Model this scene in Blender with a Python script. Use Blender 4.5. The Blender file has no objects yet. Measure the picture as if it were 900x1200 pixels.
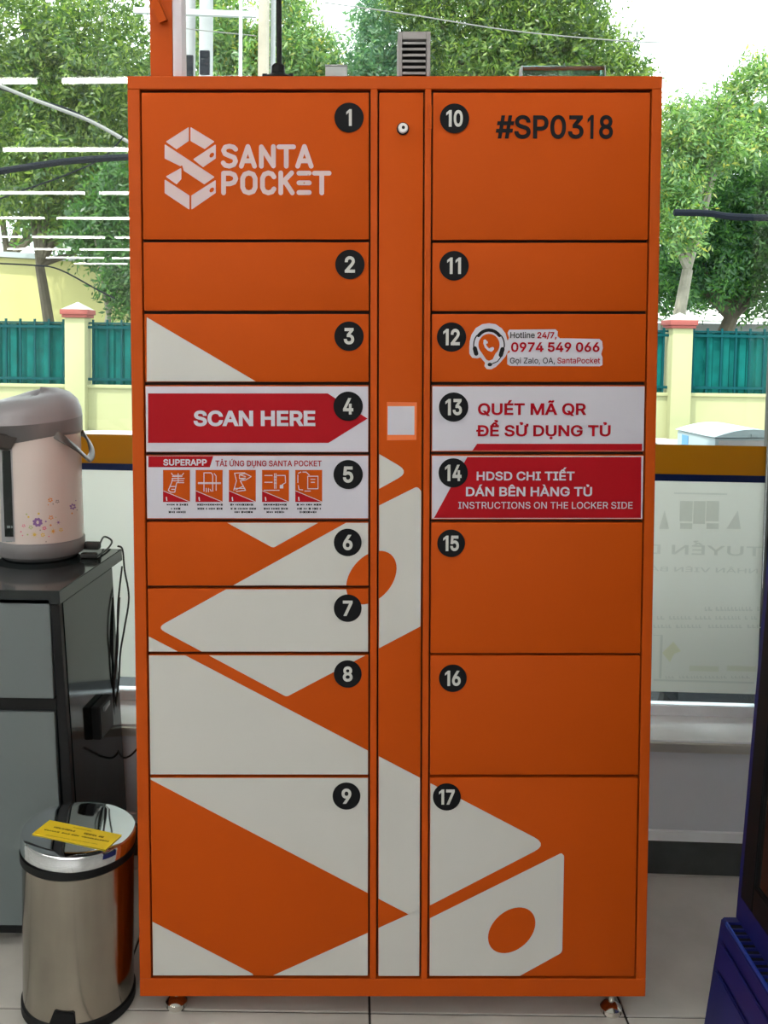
import bpy, bmesh, math, random, unicodedata
import numpy as np
from math import sin, cos, tan, pi, radians, atan2, hypot, sqrt
from mathutils import Vector, Matrix

# ---------------------------------------------------------------- camera
S = bpy.context.scene
COL = S.collection
CX, CY, FPX, HC = 415.0, 466.0, 1130.0, 1.31
PITCH, ROLL = radians(3.4), radians(0.8)
fwd = Vector((0, cos(PITCH), -sin(PITCH))); up0 = Vector((0, sin(PITCH), cos(PITCH))); rt0 = Vector((1, 0, 0))
RV = rt0*cos(ROLL) + up0*sin(ROLL); UV = up0*cos(ROLL) - rt0*sin(ROLL)
CAM = Vector((0, 0, HC))
cd = bpy.data.cameras.new('camera'); cam = bpy.data.objects.new('camera', cd); COL.objects.link(cam)
cam.matrix_world = Matrix(((RV.x, UV.x, -fwd.x, 0), (RV.y, UV.y, -fwd.y, 0), (RV.z, UV.z, -fwd.z, HC), (0, 0, 0, 1)))
cd.sensor_fit = 'AUTO'; cd.sensor_width = 36; cd.lens = FPX*36/1200
cd.shift_x = (450-CX)/1200; cd.shift_y = (CY-600)/1200
cd.clip_start = .05; cd.clip_end = 300
S.camera = cam

# ---------------------------------------------------------------- sky, sun, exposure
S.view_settings.view_transform = 'Standard'; S.view_settings.look = 'None'
S.view_settings.gamma = 1; S.view_settings.exposure = 0.45; S.view_settings.use_curve_mapping = False
W = bpy.data.worlds.new('sky'); S.world = W; W.use_nodes = True
bg = W.node_tree.nodes['Background']; bg.inputs[0].default_value = (.90, .97, 1, 1); bg.inputs[1].default_value = 3.3
sl = bpy.data.lights.new('sun', 'SUN'); sl.energy = 5.0; sl.angle = radians(.6); sl.color = (1, .96, .86)
so = bpy.data.objects.new('sun', sl); COL.objects.link(so)
so.rotation_euler = Vector((-.35, -.42, 1.0)).to_track_quat('Z', 'Y').to_euler()   # from above and behind the shop
TUBE_POWER = 27.0

def ray(px, py): return fwd*FPX + RV*(px-CX) - UV*(py-CY)
def at_y(px, py, Y): d = ray(px, py); return CAM + d*(Y/d.y)
def at_z(px, py, Z): d = ray(px, py); return CAM + d*((Z-HC)/d.z)

# ---------------------------------------------------------------- materials
def mat(name, col, rough=.5, metal=0, spec=.5, emit=None, estr=0, noise=0, nscale=8, bump=0, bscale=60, coat=0, trans=0, alpha=1):
    m = bpy.data.materials.new(name); m.use_nodes = True; nt = m.node_tree
    b = nt.nodes['Principled BSDF']; c = (*col, 1)
    b.inputs['Base Color'].default_value = c; b.inputs['Roughness'].default_value = rough
    b.inputs['Metallic'].default_value = metal; b.inputs['Specular IOR Level'].default_value = spec
    b.inputs['Coat Weight'].default_value = coat
    if coat: b.inputs['Coat Roughness'].default_value = .12
    if trans: b.inputs['Transmission Weight'].default_value = trans
    if alpha < 1: b.inputs['Alpha'].default_value = alpha
    if emit: b.inputs['Emission Color'].default_value = (*emit, 1); b.inputs['Emission Strength'].default_value = estr
    if noise or bump:
        tc = nt.nodes.new('ShaderNodeTexCoord')
    if noise:
        n = nt.nodes.new('ShaderNodeTexNoise'); n.inputs['Scale'].default_value = nscale; n.inputs['Detail'].default_value = 6
        nt.links.new(tc.outputs['Object'], n.inputs['Vector'])
        r = nt.nodes.new('ShaderNodeValToRGB')
        r.color_ramp.elements[0].position = .3; r.color_ramp.elements[1].position = .7
        r.color_ramp.elements[0].color = tuple(max(0, x*(1-noise)) for x in col)+(1,)
        r.color_ramp.elements[1].color = tuple(min(1, x*(1+noise*.6)) for x in col)+(1,)
        nt.links.new(n.outputs['Fac'], r.inputs['Fac']); nt.links.new(r.outputs['Color'], b.inputs['Base Color'])
    if bump:
        n2 = nt.nodes.new('ShaderNodeTexNoise'); n2.inputs['Scale'].default_value = bscale; n2.inputs['Detail'].default_value = 4
        nt.links.new(tc.outputs['Object'], n2.inputs['Vector'])
        bp = nt.nodes.new('ShaderNodeBump'); bp.inputs['Strength'].default_value = bump; bp.inputs['Distance'].default_value = .004
        nt.links.new(n2.outputs['Fac'], bp.inputs['Height']); nt.links.new(bp.outputs['Normal'], b.inputs['Normal'])
    return m

def glass_mat(name, tint, gloss_ior=1.5):
    m = bpy.data.materials.new(name); m.use_nodes = True; nt = m.node_tree; nt.nodes.remove(nt.nodes['Principled BSDF'])
    out = nt.nodes['Material Output']; t = nt.nodes.new('ShaderNodeBsdfTransparent'); t.inputs[0].default_value = (*tint, 1)
    g = nt.nodes.new('ShaderNodeBsdfGlossy'); g.inputs['Roughness'].default_value = .0
    f = nt.nodes.new('ShaderNodeFresnel'); f.inputs[0].default_value = gloss_ior
    mx = nt.nodes.new('ShaderNodeMixShader'); nt.links.new(f.outputs[0], mx.inputs[0])
    nt.links.new(t.outputs[0], mx.inputs[1]); nt.links.new(g.outputs[0], mx.inputs[2]); nt.links.new(mx.outputs[0], out.inputs[0])
    return m

def thin_mat(name, col, trcol, mix=.5, clear=0.0, rough=.5, gloss=.04):
    """diffuse + translucent sheet, for window film, netting and leaves"""
    m = bpy.data.materials.new(name); m.use_nodes = True; nt = m.node_tree; nt.nodes.remove(nt.nodes['Principled BSDF'])
    out = nt.nodes['Material Output']
    d = nt.nodes.new('ShaderNodeBsdfDiffuse'); d.inputs[0].default_value = (*col, 1)
    t = nt.nodes.new('ShaderNodeBsdfTranslucent'); t.inputs[0].default_value = (*trcol, 1)
    mx = nt.nodes.new('ShaderNodeMixShader'); mx.inputs[0].default_value = mix
    nt.links.new(d.outputs[0], mx.inputs[1]); nt.links.new(t.outputs[0], mx.inputs[2]); last = mx
    if gloss:
        g = nt.nodes.new('ShaderNodeBsdfGlossy'); g.inputs['Roughness'].default_value = rough
        m2 = nt.nodes.new('ShaderNodeMixShader'); m2.inputs[0].default_value = gloss
        nt.links.new(last.outputs[0], m2.inputs[1]); nt.links.new(g.outputs[0], m2.inputs[2]); last = m2
    if clear:
        c = nt.nodes.new('ShaderNodeBsdfTransparent'); m3 = nt.nodes.new('ShaderNodeMixShader'); m3.inputs[0].default_value = clear
        nt.links.new(last.outputs[0], m3.inputs[1]); nt.links.new(c.outputs[0], m3.inputs[2]); last = m3
    nt.links.new(last.outputs[0], out.inputs[0])
    m['d'] = d.name; m['t'] = t.name
    return m

def leaf_mat(name, stops, trk=1.5):
    m = thin_mat(name, (.1, .2, .05), (.2, .4, .05), .42, 0, .4, .035); nt = m.node_tree
    geo = nt.nodes.new('ShaderNodeNewGeometry'); r = nt.nodes.new('ShaderNodeValToRGB')
    el = r.color_ramp.elements
    while len(el) < len(stops): el.new(.5)
    for e, (p, c) in zip(el, stops): e.position = p; e.color = (*c, 1)
    nt.links.new(geo.outputs['Random Per Island'], r.inputs['Fac'])
    nt.links.new(r.outputs['Color'], nt.nodes[m['d']].inputs[0])
    mul = nt.nodes.new('ShaderNodeMix'); mul.data_type = 'RGBA'; mul.blend_type = 'MULTIPLY'; mul.inputs[0].default_value = 1
    mul.clamp_result = False
    nt.links.new(r.outputs['Color'], mul.inputs[6]); mul.inputs[7].default_value = (trk*1.15, trk*1.2, trk*.6, 1)
    nt.links.new(mul.outputs[2], nt.nodes[m['t']].inputs[0])
    return m

M = {}
M['orange'] = mat('orange_powder_coat', (.475, .069, .002), .55, spec=.12, bump=.08, bscale=900)
M['orange_edge'] = mat('orange_steel', (.475, .071, .003), .5, spec=.15)
M['recess'] = mat('dark_recess', (.03, .012, .008), .8)
M['vinyl_white'] = mat('white_vinyl', (.55, .56, .54), .4, spec=.3)
M['sticker_white'] = mat('white_sticker', (.55, .55, .63), .3, spec=.4)
M['logo_white'] = mat('pale_pink_print', (.56, .44, .45), .5)
M['logo_grey'] = mat('seam_print', (.45, .2, .13), .5)
M['red'] = mat('red_sticker', (.36, .002, .008), .5, spec=.15)
M['red_text'] = mat('red_print', (.35, .003, .012), .6, spec=.1)
M['black'] = mat('black_sticker', (.005, .006, .008), .6, spec=.15)
M['ink'] = mat('black_ink', (.010, .010, .012), .65, spec=.15)
M['chrome'] = mat('chrome', (.75, .73, .68), .12, 1)
M['steel_brushed'] = mat('polished_steel', (.36, .335, .285), .17, 1, noise=.12, nscale=6, bump=.05, bscale=5)
M['lid_mirror'] = mat('mirror_steel', (.72, .76, .80), .04, 1)
M['tile'] = mat('cream_tile', (.57, .56, .525), .25, spec=.45, noise=.16, nscale=5)
M['grout'] = mat('dark_grout', (.02, .018, .016), .8)
M['wall_paint'] = mat('grey_wall_paint', (.60, .645, .69), .6, noise=.08, nscale=3)
M['ledge'] = mat('white_ledge', (.86, .91, .94), .35, noise=.06, nscale=12)
M['alu'] = mat('aluminium_trim', (.55, .54, .50), .35, .6)
M['skirting'] = mat('dark_skirting', (.055, .065, .065), .5, noise=.3, nscale=14)
M['ceiling'] = mat('ceiling_white', (.75, .75, .73), .8)
M['tube'] = mat('lit_tube', (1, 1, 1), .5, emit=(1, .97, .92), estr=TUBE_POWER)
M['lamp_body'] = mat('lamp_housing', (.7, .7, .7), .5)
M['room'] = mat('room_wall_paint', (.45, .44, .42), .8)
M['glass'] = glass_mat('window_glass', (.96, .985, .975))
M['frame_dark'] = mat('dark_window_frame', (.02, .02, .022), .4)
M['gold'] = thin_mat('gold_film', (.42, .25, .02), (.62, .36, .03), .8, 0, .3, .03)
M['navy'] = thin_mat('navy_film', (.01, .03, .13), (.01, .03, .16), .3, 0, .3, .03)
M['film'] = thin_mat('frosted_film', (.68, .69, .67), (.97, .97, .93), .9, 0, .3, .04)
M['film_print'] = thin_mat('faint_print', (.66, .67, .66), (.84, .85, .82), .9, 0, .3, .03)
M['film_yellow'] = thin_mat('faint_yellow_print', (.66, .66, .58), (.92, .92, .76), .9, 0, .3, .03)
M['film_red'] = thin_mat('faint_beige_print', (.66, .66, .60), (.90, .91, .82), .9, 0, .3, .03)
M['gloss_black'] = mat('gloss_black_laminate', (.006, .011, .012), .09, spec=.32)
M['matte_black'] = mat('black_plastic', (.006, .007, .008), .5, spec=.2)
M['door_grey'] = mat('grey_laminate', (.125, .155, .16), .3, spec=.4)
M['rubber'] = mat('black_rubber', (.01, .01, .01), .6)
M['pot_white'] = mat('pearl_white', (.62, .55, .52), .22, spec=.5, coat=.3)
M['pot_grey'] = mat('silver_grey_plastic', (.20, .20, .21), .42, metal=.1)
M['pot_light'] = mat('light_silver_plastic', (.30, .30, .32), .42, metal=.1)
M['pot_dark'] = mat('dark_silver_plastic', (.12, .115, .11), .35, metal=.3)
M['gauge'] = mat('black_gauge_glass', (.006, .010, .010), .08)
M['gauge_print'] = mat('gauge_print', (.2, .24, .24), .4)
M['yellow_label'] = mat('yellow_label', (.80, .60, .015), .5)
M['blue'] = mat('blue_cooler_plastic', (.010, .014, .13), .4, spec=.3)
M['blue_lit'] = mat('blue_plastic_lit_rim', (.012, .06, .42), .35)  # brighter copy of the cooler blue: light on the rim put into colour
M['cooler_glass'] = mat('dark_cooler_glass', (.02, .018, .016), .05, spec=.8)
M['louver_grey'] = mat('grey_vent_plastic', (.28, .27, .27), .5)
M['acrylic'] = glass_mat('smoked_acrylic', (.55, .68, .66), 1.35)
M['wall_yellow'] = mat('pale_yellow_paint', (.31, .315, .165), .85, noise=.05, nscale=1.5)
M['wall_yellow2'] = mat('warehouse_yellow_paint', (.50, .47, .20), .9, noise=.12, nscale=.8)
M['cap_red'] = mat('terracotta_cap', (.24, .055, .045), .8)
M['cap_top'] = mat('pale_cap', (.34, .38, .33), .8)
M['teal'] = mat('teal_metal_sheet', (.003, .095, .085), .85, spec=.1, noise=.25, nscale=5)
M['teal_rail'] = mat('teal_steel_bar', (.002, .05, .055), .8, spec=.1)
M['pavement'] = mat('street_concrete', (.36, .36, .35), .9, noise=.1, nscale=1)
M['kerb'] = mat('kerb_stone', (.42, .39, .36), .9, noise=.1, nscale=3)
M['pole'] = mat('pale_concrete_pole', (.29, .30, .30), .8, noise=.12, nscale=4)
M['pole_warm'] = mat('warm_concrete_pole', (.31, .28, .22), .8, noise=.15, nscale=4)
M['steel_grey'] = mat('galvanised_steel', (.38, .42, .42), .5, .3)
M['cable'] = mat('black_cable', (.008, .010, .014), .8, spec=.05)
M['cable_grey'] = mat('grey_cable', (.17, .17, .16), .8, spec=.1)
M['bark'] = mat('bark', (.09, .075, .05), .9, noise=.35, nscale=6)
M['bark_light'] = mat('light_bark', (.24, .22, .17), .9, noise=.3, nscale=6)
M['roof_white'] = mat('white_metal_roof', (.72, .70, .66), .6)
M['shed'] = mat('shed_wall', (.20, .21, .20), .8)
M['box_white'] = mat('white_delivery_box', (.36, .44, .46), .4)
M['box_grey'] = mat('grey_box_panel', (.34, .32, .31), .5)
M['sky_blue'] = mat('blue_label', (.12, .32, .66), .5)
M['scooter'] = mat('dark_scooter_paint', (.015, .02, .025), .2)
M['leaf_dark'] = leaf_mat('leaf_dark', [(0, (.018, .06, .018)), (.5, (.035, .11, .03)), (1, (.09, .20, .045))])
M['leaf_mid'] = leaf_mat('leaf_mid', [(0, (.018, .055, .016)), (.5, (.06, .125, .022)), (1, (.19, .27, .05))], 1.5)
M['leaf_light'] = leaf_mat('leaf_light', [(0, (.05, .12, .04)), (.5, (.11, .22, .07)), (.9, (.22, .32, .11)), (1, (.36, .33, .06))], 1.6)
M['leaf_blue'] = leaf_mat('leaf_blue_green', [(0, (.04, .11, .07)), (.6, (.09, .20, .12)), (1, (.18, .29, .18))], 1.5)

# ---------------------------------------------------------------- helpers
def link(name, me, m=None, parent=None):
    o = bpy.data.objects.new(name, me); COL.objects.link(o)
    if m is not None: me.materials.append(m)
    if parent is not None: o.parent = parent
    return o
def tag(o, label=None, cat=None, group=None, kind=None):
    if label: o['label'] = label
    if cat: o['category'] = cat
    if group: o['group'] = group
    if kind: o['kind'] = kind
    return o
def struct(o, label=None):
    o['kind'] = 'structure'
    if label: o['label'] = label
    return o
def empty(name, label, cat, loc=(0, 0, 0), rot=(0, 0, 0), group=None):
    o = bpy.data.objects.new(name, None); COL.objects.link(o); o.empty_display_size = .05
    o.location = loc; o.rotation_euler = rot; return tag(o, label, cat, group)
def from_bm(name, bm, m, parent=None, smooth=False, sharp=35):
    me = bpy.data.meshes.new(name); bm.normal_update(); bm.to_mesh(me); bm.free()
    if smooth:
        me.polygons.foreach_set('use_smooth', [True]*len(me.polygons))
        try: me.set_sharp_from_angle(angle=radians(sharp))
        except Exception: pass
    return link(name, me, m, parent)
def add_box(bm, x0, x1, y0, y1, z0, z1, bevel=0, seg=2):
    v = [bm.verts.new(p) for p in ((x0,y0,z0),(x1,y0,z0),(x1,y1,z0),(x0,y1,z0),(x0,y0,z1),(x1,y0,z1),(x1,y1,z1),(x0,y1,z1))]
    fs = [bm.faces.new([v[i] for i in q]) for q in ((0,3,2,1),(4,5,6,7),(0,1,5,4),(1,2,6,5),(2,3,7,6),(3,0,4,7))]
    if bevel: 
        es = {e for f in fs for e in f.edges}
        bmesh.ops.bevel(bm, geom=list(es), offset=bevel, segments=seg, affect='EDGES', profile=.6)
    return v
def box(name, x0, x1, y0, y1, z0, z1, m, parent=None, bevel=0, seg=2):
    bm = bmesh.new(); add_box(bm, x0, x1, y0, y1, z0, z1, bevel, seg)
    return from_bm(name, bm, m, parent, smooth=bool(bevel))
def hexa(name, pts, m, parent=None, bevel=0):
    """8 corners: bottom ring 4 then top ring 4"""
    bm = bmesh.new(); v = [bm.verts.new(p) for p in pts]
    fs = [bm.faces.new([v[i] for i in q]) for q in ((0,3,2,1),(4,5,6,7),(0,1,5,4),(1,2,6,5),(2,3,7,6),(3,0,4,7))]
    bmesh.ops.recalc_face_normals(bm, faces=fs)
    if bevel: bmesh.ops.bevel(bm, geom=list(bm.edges), offset=bevel, segments=2, affect='EDGES')
    return from_bm(name, bm, m, parent, smooth=bool(bevel))
def lathe(name, prof, m, parent=None, seg=48, c=(0, 0, 0), sx=1, sy=1, bm=None, close=True):
    own = bm is None
    if own: bm = bmesh.new()
    rings = []
    for r, z in prof:
        if r < 1e-6: rings.append([bm.verts.new((c[0], c[1], c[2]+z))])
        else: rings.append([bm.verts.new((c[0]+sx*r*cos(2*pi*i/seg), c[1]+sy*r*sin(2*pi*i/seg), c[2]+z)) for i in range(seg)])
    for a, b in zip(rings, rings[1:]):
        for i in range(seg):
            j = (i+1) % seg
            if len(a) == 1 and len(b) == 1: continue
            if len(a) == 1: bm.faces.new((a[0], b[j], b[i]))
            elif len(b) == 1: bm.faces.new((a[i], a[j], b[0]))
            else: bm.faces.new((a[i], a[j], b[j], b[i]))
    if own: 
        bmesh.ops.recalc_face_normals(bm, faces=bm.faces)
        return from_bm(name, bm, m, parent, smooth=True)
def add_tube(bm, pts, r, seg=8, caps=True):
    pts = [Vector(p) for p in pts]; rs = r if isinstance(r, (list, tuple)) else [r]*len(pts); rings = []
    prev = None
    for i, p in enumerate(pts):
        d = (pts[min(i+1, len(pts)-1)] - pts[max(i-1, 0)]).normalized()
        if prev is None: a = d.orthogonal().normalized()
        else:
            a = (prev - d*prev.dot(d))
            a = a.normalized() if a.length > 1e-5 else d.orthogonal().normalized()
        prev = a; b = d.cross(a)
        rings.append([bm.verts.new(p + (a*cos(2*pi*k/seg) + b*sin(2*pi*k/seg))*rs[i]) for k in range(seg)])
    for A, B in zip(rings, rings[1:]):
        for k in range(seg): bm.faces.new((A[k], A[(k+1) % seg], B[(k+1) % seg], B[k]))
    if caps: bm.faces.new(rings[0][::-1]); bm.faces.new(rings[-1])
def tube(name, pts, r, m, parent=None, seg=8):
    bm = bmesh.new(); add_tube(bm, pts, r, seg); return from_bm(name, bm, m, parent, smooth=True)
def smooth_path(pts, n=6):
    P = [Vector(p) for p in pts]; out = []
    for i in range(len(P)-1):
        p0, p1, p2, p3 = P[max(i-1, 0)], P[i], P[i+1], P[min(i+2, len(P)-1)]
        for k in range(n):
            t = k/n
            out.append(.5*((2*p1) + (p2-p0)*t + (2*p0-5*p1+4*p2-p3)*t*t + (-p0+3*p1-3*p2+p3)*t**3))
    return out + [P[-1]]
def round_poly(pts, rad, n=5):
    """round the corners of a 2-D polygon; rad is one radius or one per corner"""
    out = []; N = len(pts)
    for i in range(N):
        r = rad[i] if isinstance(rad, (list, tuple)) else rad
        p = Vector(pts[i]); a = Vector(pts[i-1]); b = Vector(pts[(i+1) % N])
        if r <= 0: out.append(tuple(p)); continue
        u = (a-p).normalized(); v = (b-p).normalized(); ang = u.angle(v); L = min(r/tan(ang/2), .45*(a-p).length, .45*(b-p).length)
        s, e = p+u*L, p+v*L
        for k in range(n+1):
            t = k/n; q = s*(1-t)**2 + p*2*t*(1-t) + e*t*t; out.append(tuple(q))
    return out
def clip_rect(poly, x0, x1, z0, z1):
    def cl(P, inside, inter):
        R = []
        for i in range(len(P)):
            a, b = P[i-1], P[i]
            if inside(b):
                if not inside(a): R.append(inter(a, b))
                R.append(b)
            elif inside(a): R.append(inter(a, b))
        return R
    def ix(x): return lambda a, b: (x, a[1]+(b[1]-a[1])*(x-a[0])/(b[0]-a[0]))
    def iz(z): return lambda a, b: (a[0]+(b[0]-a[0])*(z-a[1])/(b[1]-a[1]), z)
    P = list(poly)
    for ins, it in ((lambda p: p[0] >= x0, ix(x0)), (lambda p: p[0] <= x1, ix(x1)), (lambda p: p[1] >= z0, iz(z0)), (lambda p: p[1] <= z1, iz(z1))):
        if len(P) < 3: return []
        P = cl(P, ins, it)
    return P
from mathutils.geometry import tessellate_polygon, delaunay_2d_cdt
def add_plate(bm, poly, y, t=.0004, holes=()):
    """flat print in the local XZ plane, facing -Y, with thickness t"""
    poly = [tuple(p) for p in poly]
    clean = [poly[0]]
    for p in poly[1:]:
        if hypot(p[0]-clean[-1][0], p[1]-clean[-1][1]) > 1e-6: clean.append(p)
    if hypot(clean[0][0]-clean[-1][0], clean[0][1]-clean[-1][1]) < 1e-6: clean.pop()
    if len(clean) < 3: return
    loops = [clean] + [list(h) for h in holes]
    tri = tessellate_polygon([[Vector((p[0], p[1], 0)) for p in l] for l in loops])
    flat = [p for l in loops for p in l]
    F = [bm.verts.new((p[0], y-t, p[1])) for p in flat]
    for a, b, c in tri:
        A, B, Cc = flat[a], flat[b], flat[c]
        cr = (B[0]-A[0])*(Cc[1]-A[1]) - (B[1]-A[1])*(Cc[0]-A[0])
        if abs(cr) < 1e-12: continue
        try: bm.faces.new((F[a], F[b], F[c]) if cr > 0 else (F[a], F[c], F[b]))
        except ValueError: pass
    k = 0
    for l in loops:
        Bk = [bm.verts.new((p[0], y, p[1])) for p in l]; n = len(l)
        for i in range(n):
            j = (i+1) % n
            try: bm.faces.new((F[k+i], F[k+j], Bk[j], Bk[i]))
            except ValueError: pass
        k += n
def plate(name, poly, y, m, parent, t=.0004, holes=()):
    bm = bmesh.new(); add_plate(bm, poly, y, t, holes); return from_bm(name, bm, m, parent)
def ellipse(cx, cz, a, b, ang=0, n=40):
    return [(cx + a*cos(t)*cos(ang) - b*sin(t)*sin(ang), cz + a*cos(t)*sin(ang) + b*sin(t)*cos(ang)) for t in (2*pi*i/n for i in range(n))]
_txt = {}
FONT = None
try:      # the sans-serif that comes with Blender itself
    import os
    _p = os.path.join(bpy.utils.resource_path('LOCAL'), 'datafiles', 'fonts', 'Inter.woff2')
    if os.path.exists(_p): FONT = bpy.data.fonts.load(_p)
except Exception: FONT = None
def text_loops(s):
    """closed outlines of a string, each as an array of 2-D points"""
    if s in _txt: return _txt[s]
    cu = bpy.data.curves.new('t', 'FONT'); cu.body = s; cu.resolution_u = 3; cu.size = 1; cu.fill_mode = 'NONE'
    if FONT: cu.font = FONT
    ob = bpy.data.objects.new('t', cu); COL.objects.link(ob)
    dg = bpy.context.evaluated_depsgraph_get(); me = bpy.data.meshes.new_from_object(ob.evaluated_get(dg))
    nb = {}
    for e in me.edges:
        a, b = e.vertices; nb.setdefault(a, []).append(b); nb.setdefault(b, []).append(a)
    seen = set(); loops = []
    for v0 in range(len(me.vertices)):
        if v0 in seen or v0 not in nb: continue
        path = [v0]; seen.add(v0); cur = v0; prev = -1
        first_n = v0+1 if v0+1 in nb[v0] else nb[v0][0]
        nxt = first_n
        while nxt not in seen:
            path.append(nxt); seen.add(nxt); prev, cur = cur, nxt
            c_ = [q for q in nb[cur] if q != prev]
            if not c_: break
            nxt = c_[0]
        P = np.array([me.vertices[q].co[:2] for q in path])
        keep = [k for k in range(len(P)) if np.hypot(*(P[k]-P[k-1])) > 1e-5]
        P = P[keep]
        if len(P) >= 3: loops.append(P)
    bpy.data.objects.remove(ob); bpy.data.curves.remove(cu); bpy.data.meshes.remove(me)
    _txt[s] = loops; return loops
def area2(P): x, y = P[:, 0], P[:, 1]; return float(np.sum(x*np.roll(y, -1)-np.roll(x, -1)*y))/2
def fatten(P, w, outer_sign):
    """move every point outwards by w (holes shrink, since they wind the other way)"""
    if not w: return P
    a = P-np.roll(P, 1, 0); b = np.roll(P, -1, 0)-P
    na = np.stack([a[:, 1], -a[:, 0]], 1)/np.linalg.norm(a, axis=1)[:, None]; nb_ = np.stack([b[:, 1], -b[:, 0]], 1)/np.linalg.norm(b, axis=1)[:, None]
    n = na+nb_; L_ = np.maximum(np.sum(n*n, 1), .6)[:, None]
    return P + outer_sign*n*2/L_*w
def inside(p, P):
    x, y = p; c = False; n = len(P)
    for i in range(n):
        x1, y1 = P[i]; x2, y2 = P[i-1]
        if (y1 > y) != (y2 > y) and x < (x2-x1)*(y-y1)/(y2-y1)+x1: c = not c
    return c
def plain(s):
    s = s.replace('Đ', 'D').replace('đ', 'd').replace('Ư', 'U').replace('Ơ', 'O')
    return ''.join(c for c in unicodedata.normalize('NFD', s) if not unicodedata.combining(c))
def text(name, s, x0, x1, z0, z1, y, m, parent, bold=.0, shear=0, mirror=False):
    """lettering whose unaccented capitals fill the box x0..x1, z0..z1 on the plane y (facing -Y)"""
    w_ = bold*.85
    def bounds(st):
        A = np.concatenate(text_loops(st)); return A[:, 0].min()-w_, A[:, 0].max()+w_, A[:, 1].min()-w_, A[:, 1].max()+w_
    bx0, bx1, bz0, bz1 = bounds(plain(s))
    if any(ch in s for ch in ',/qgypQ;'):
        _, _, bz0, bz1 = bounds(''.join('H' if ch in ',/qgypQ;' else ch for ch in plain(s)))
    loops = text_loops(s); big = max(loops, key=lambda P: abs(area2(P))); sg = 1 if area2(big) > 0 else -1
    def tr(P):
        P = fatten(P, w_, sg); u = (P[:, 0]-bx0)/(bx1-bx0); w = (P[:, 1]-bz0)/(bz1-bz0)
        X = (x1-u*(x1-x0)) if mirror else (x0+u*(x1-x0)); return np.stack([X, z0+w*(z1-z0)], 1)*1000.0
    L_ = [tr(P) for P in loops]; pts = []; eds = []
    for P in L_:
        k0 = len(pts); n = len(P); pts += [Vector(p) for p in P.tolist()]; eds += [(k0+i, k0+(i+1) % n) for i in range(n)]
    vs, _, tris, _, _, _ = delaunay_2d_cdt(pts, eds, [], 0, 1e-5)
    A_ = np.concatenate(L_); B_ = np.concatenate([np.roll(P, -1, 0) for P in L_]); bm = bmesh.new(); bv = {}
    for t_ in tris:
        c = (vs[t_[0]]+vs[t_[1]]+vs[t_[2]])/3
        x_, y_ = c; up_ = (A_[:, 1] <= y_) & (B_[:, 1] > y_); dn = (A_[:, 1] > y_) & (B_[:, 1] <= y_)
        il = (B_[:, 0]-A_[:, 0])*(y_-A_[:, 1])-(x_-A_[:, 0])*(B_[:, 1]-A_[:, 1])
        if int(np.sum(up_ & (il > 0)))-int(np.sum(dn & (il < 0))) == 0: continue
        q = [vs[k] for k in t_]; cr = (q[1]-q[0]).cross(q[2]-q[0])
        if abs(cr) < 1e-9: continue
        t2 = t_ if cr > 0 else t_[::-1]
        for k in t2:
            if k not in bv: bv[k] = bm.verts.new((vs[k].x/1000, y, vs[k].y/1000))
        try: bm.faces.new([bv[k] for k in t2])
        except ValueError: pass
    return from_bm(name, bm, m, parent)

# ================================================================ THE ROOM
WY = radians(-2.2)                     # the window wall runs slightly away to the left
def wall_pt(x, y, z):                  # wall frame: x along, y depth behind the lower wall face at the right, z up
    return Vector((.76 + (x-.76)*cos(WY) - y*sin(WY), 2.325 + (x-.76)*sin(WY) + y*cos(WY), z))
WM = Matrix.Translation((.76, 2.325, 0)) @ Matrix.Rotation(WY, 4, 'Z') @ Matrix.Translation((-.76, 0, 0))
def wbox(name, x0, x1, y0, y1, z0, z1, m, bevel=0, parent=None, label=None):
    o = box(name, x0, x1, y0, y1, z0, z1, m, parent, bevel)
    if parent is None: o.matrix_world = WM; struct(o, label)
    return o
# tiled floor
fl = struct(box('floor', -8.0, 3.4, -16.0, 2.8, -.06, -.003, M['grout']), 'cream tiled shop floor')
TS = .50; GX, GY = .047, 1.808
tile_me = None
bmx = bmesh.new(); add_box(bmx, .0022, TS-.0022, .0022, TS-.0022, -.006, 0, .0012, 1)
tile_me = bpy.data.meshes.new('tile'); bmx.to_mesh(tile_me); bmx.free(); tile_me.materials.append(M['tile'])
for i in range(-5, 5):
    for j in range(-3, 1):
        if GY+(j+1)*TS > 2.40 and j > 0: continue
        o = link('floor_tile', tile_me, None, fl); o.location = (GX+i*TS, GY+j*TS, 0)
bm = bmesh.new()
for i in range(-16, 7):
    for j in range(-35, 2):
        if -5 <= i < 5 and -3 <= j <= 0: continue
        x = GX+i*TS; yy = GY+j*TS
        if x < -8 or x > 2.9: continue
        add_box(bm, x+.0015, x+TS-.0015, yy+.0015, yy+TS-.0015, -.006, 0)
tag(from_bm('floor_tiling', bm, M['tile'], fl), kind='stuff')
struct(box('ceiling', -8.0, 3.4, -16.0, 2.9, 2.95, 3.05, M['ceiling']), 'white ceiling')
struct(box('wall_left', -8.1, -8.0, -16, 2.7, 0, 2.95, M['room']), 'plain wall')
struct(box('wall_right', 3.4, 3.5, -16, 2.7, 0, 2.95, M['room']), 'plain wall')
struct(box('wall_back', -8.1, 3.5, -16.1, -16, 0, 2.95, M['room']), 'plain wall')
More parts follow.
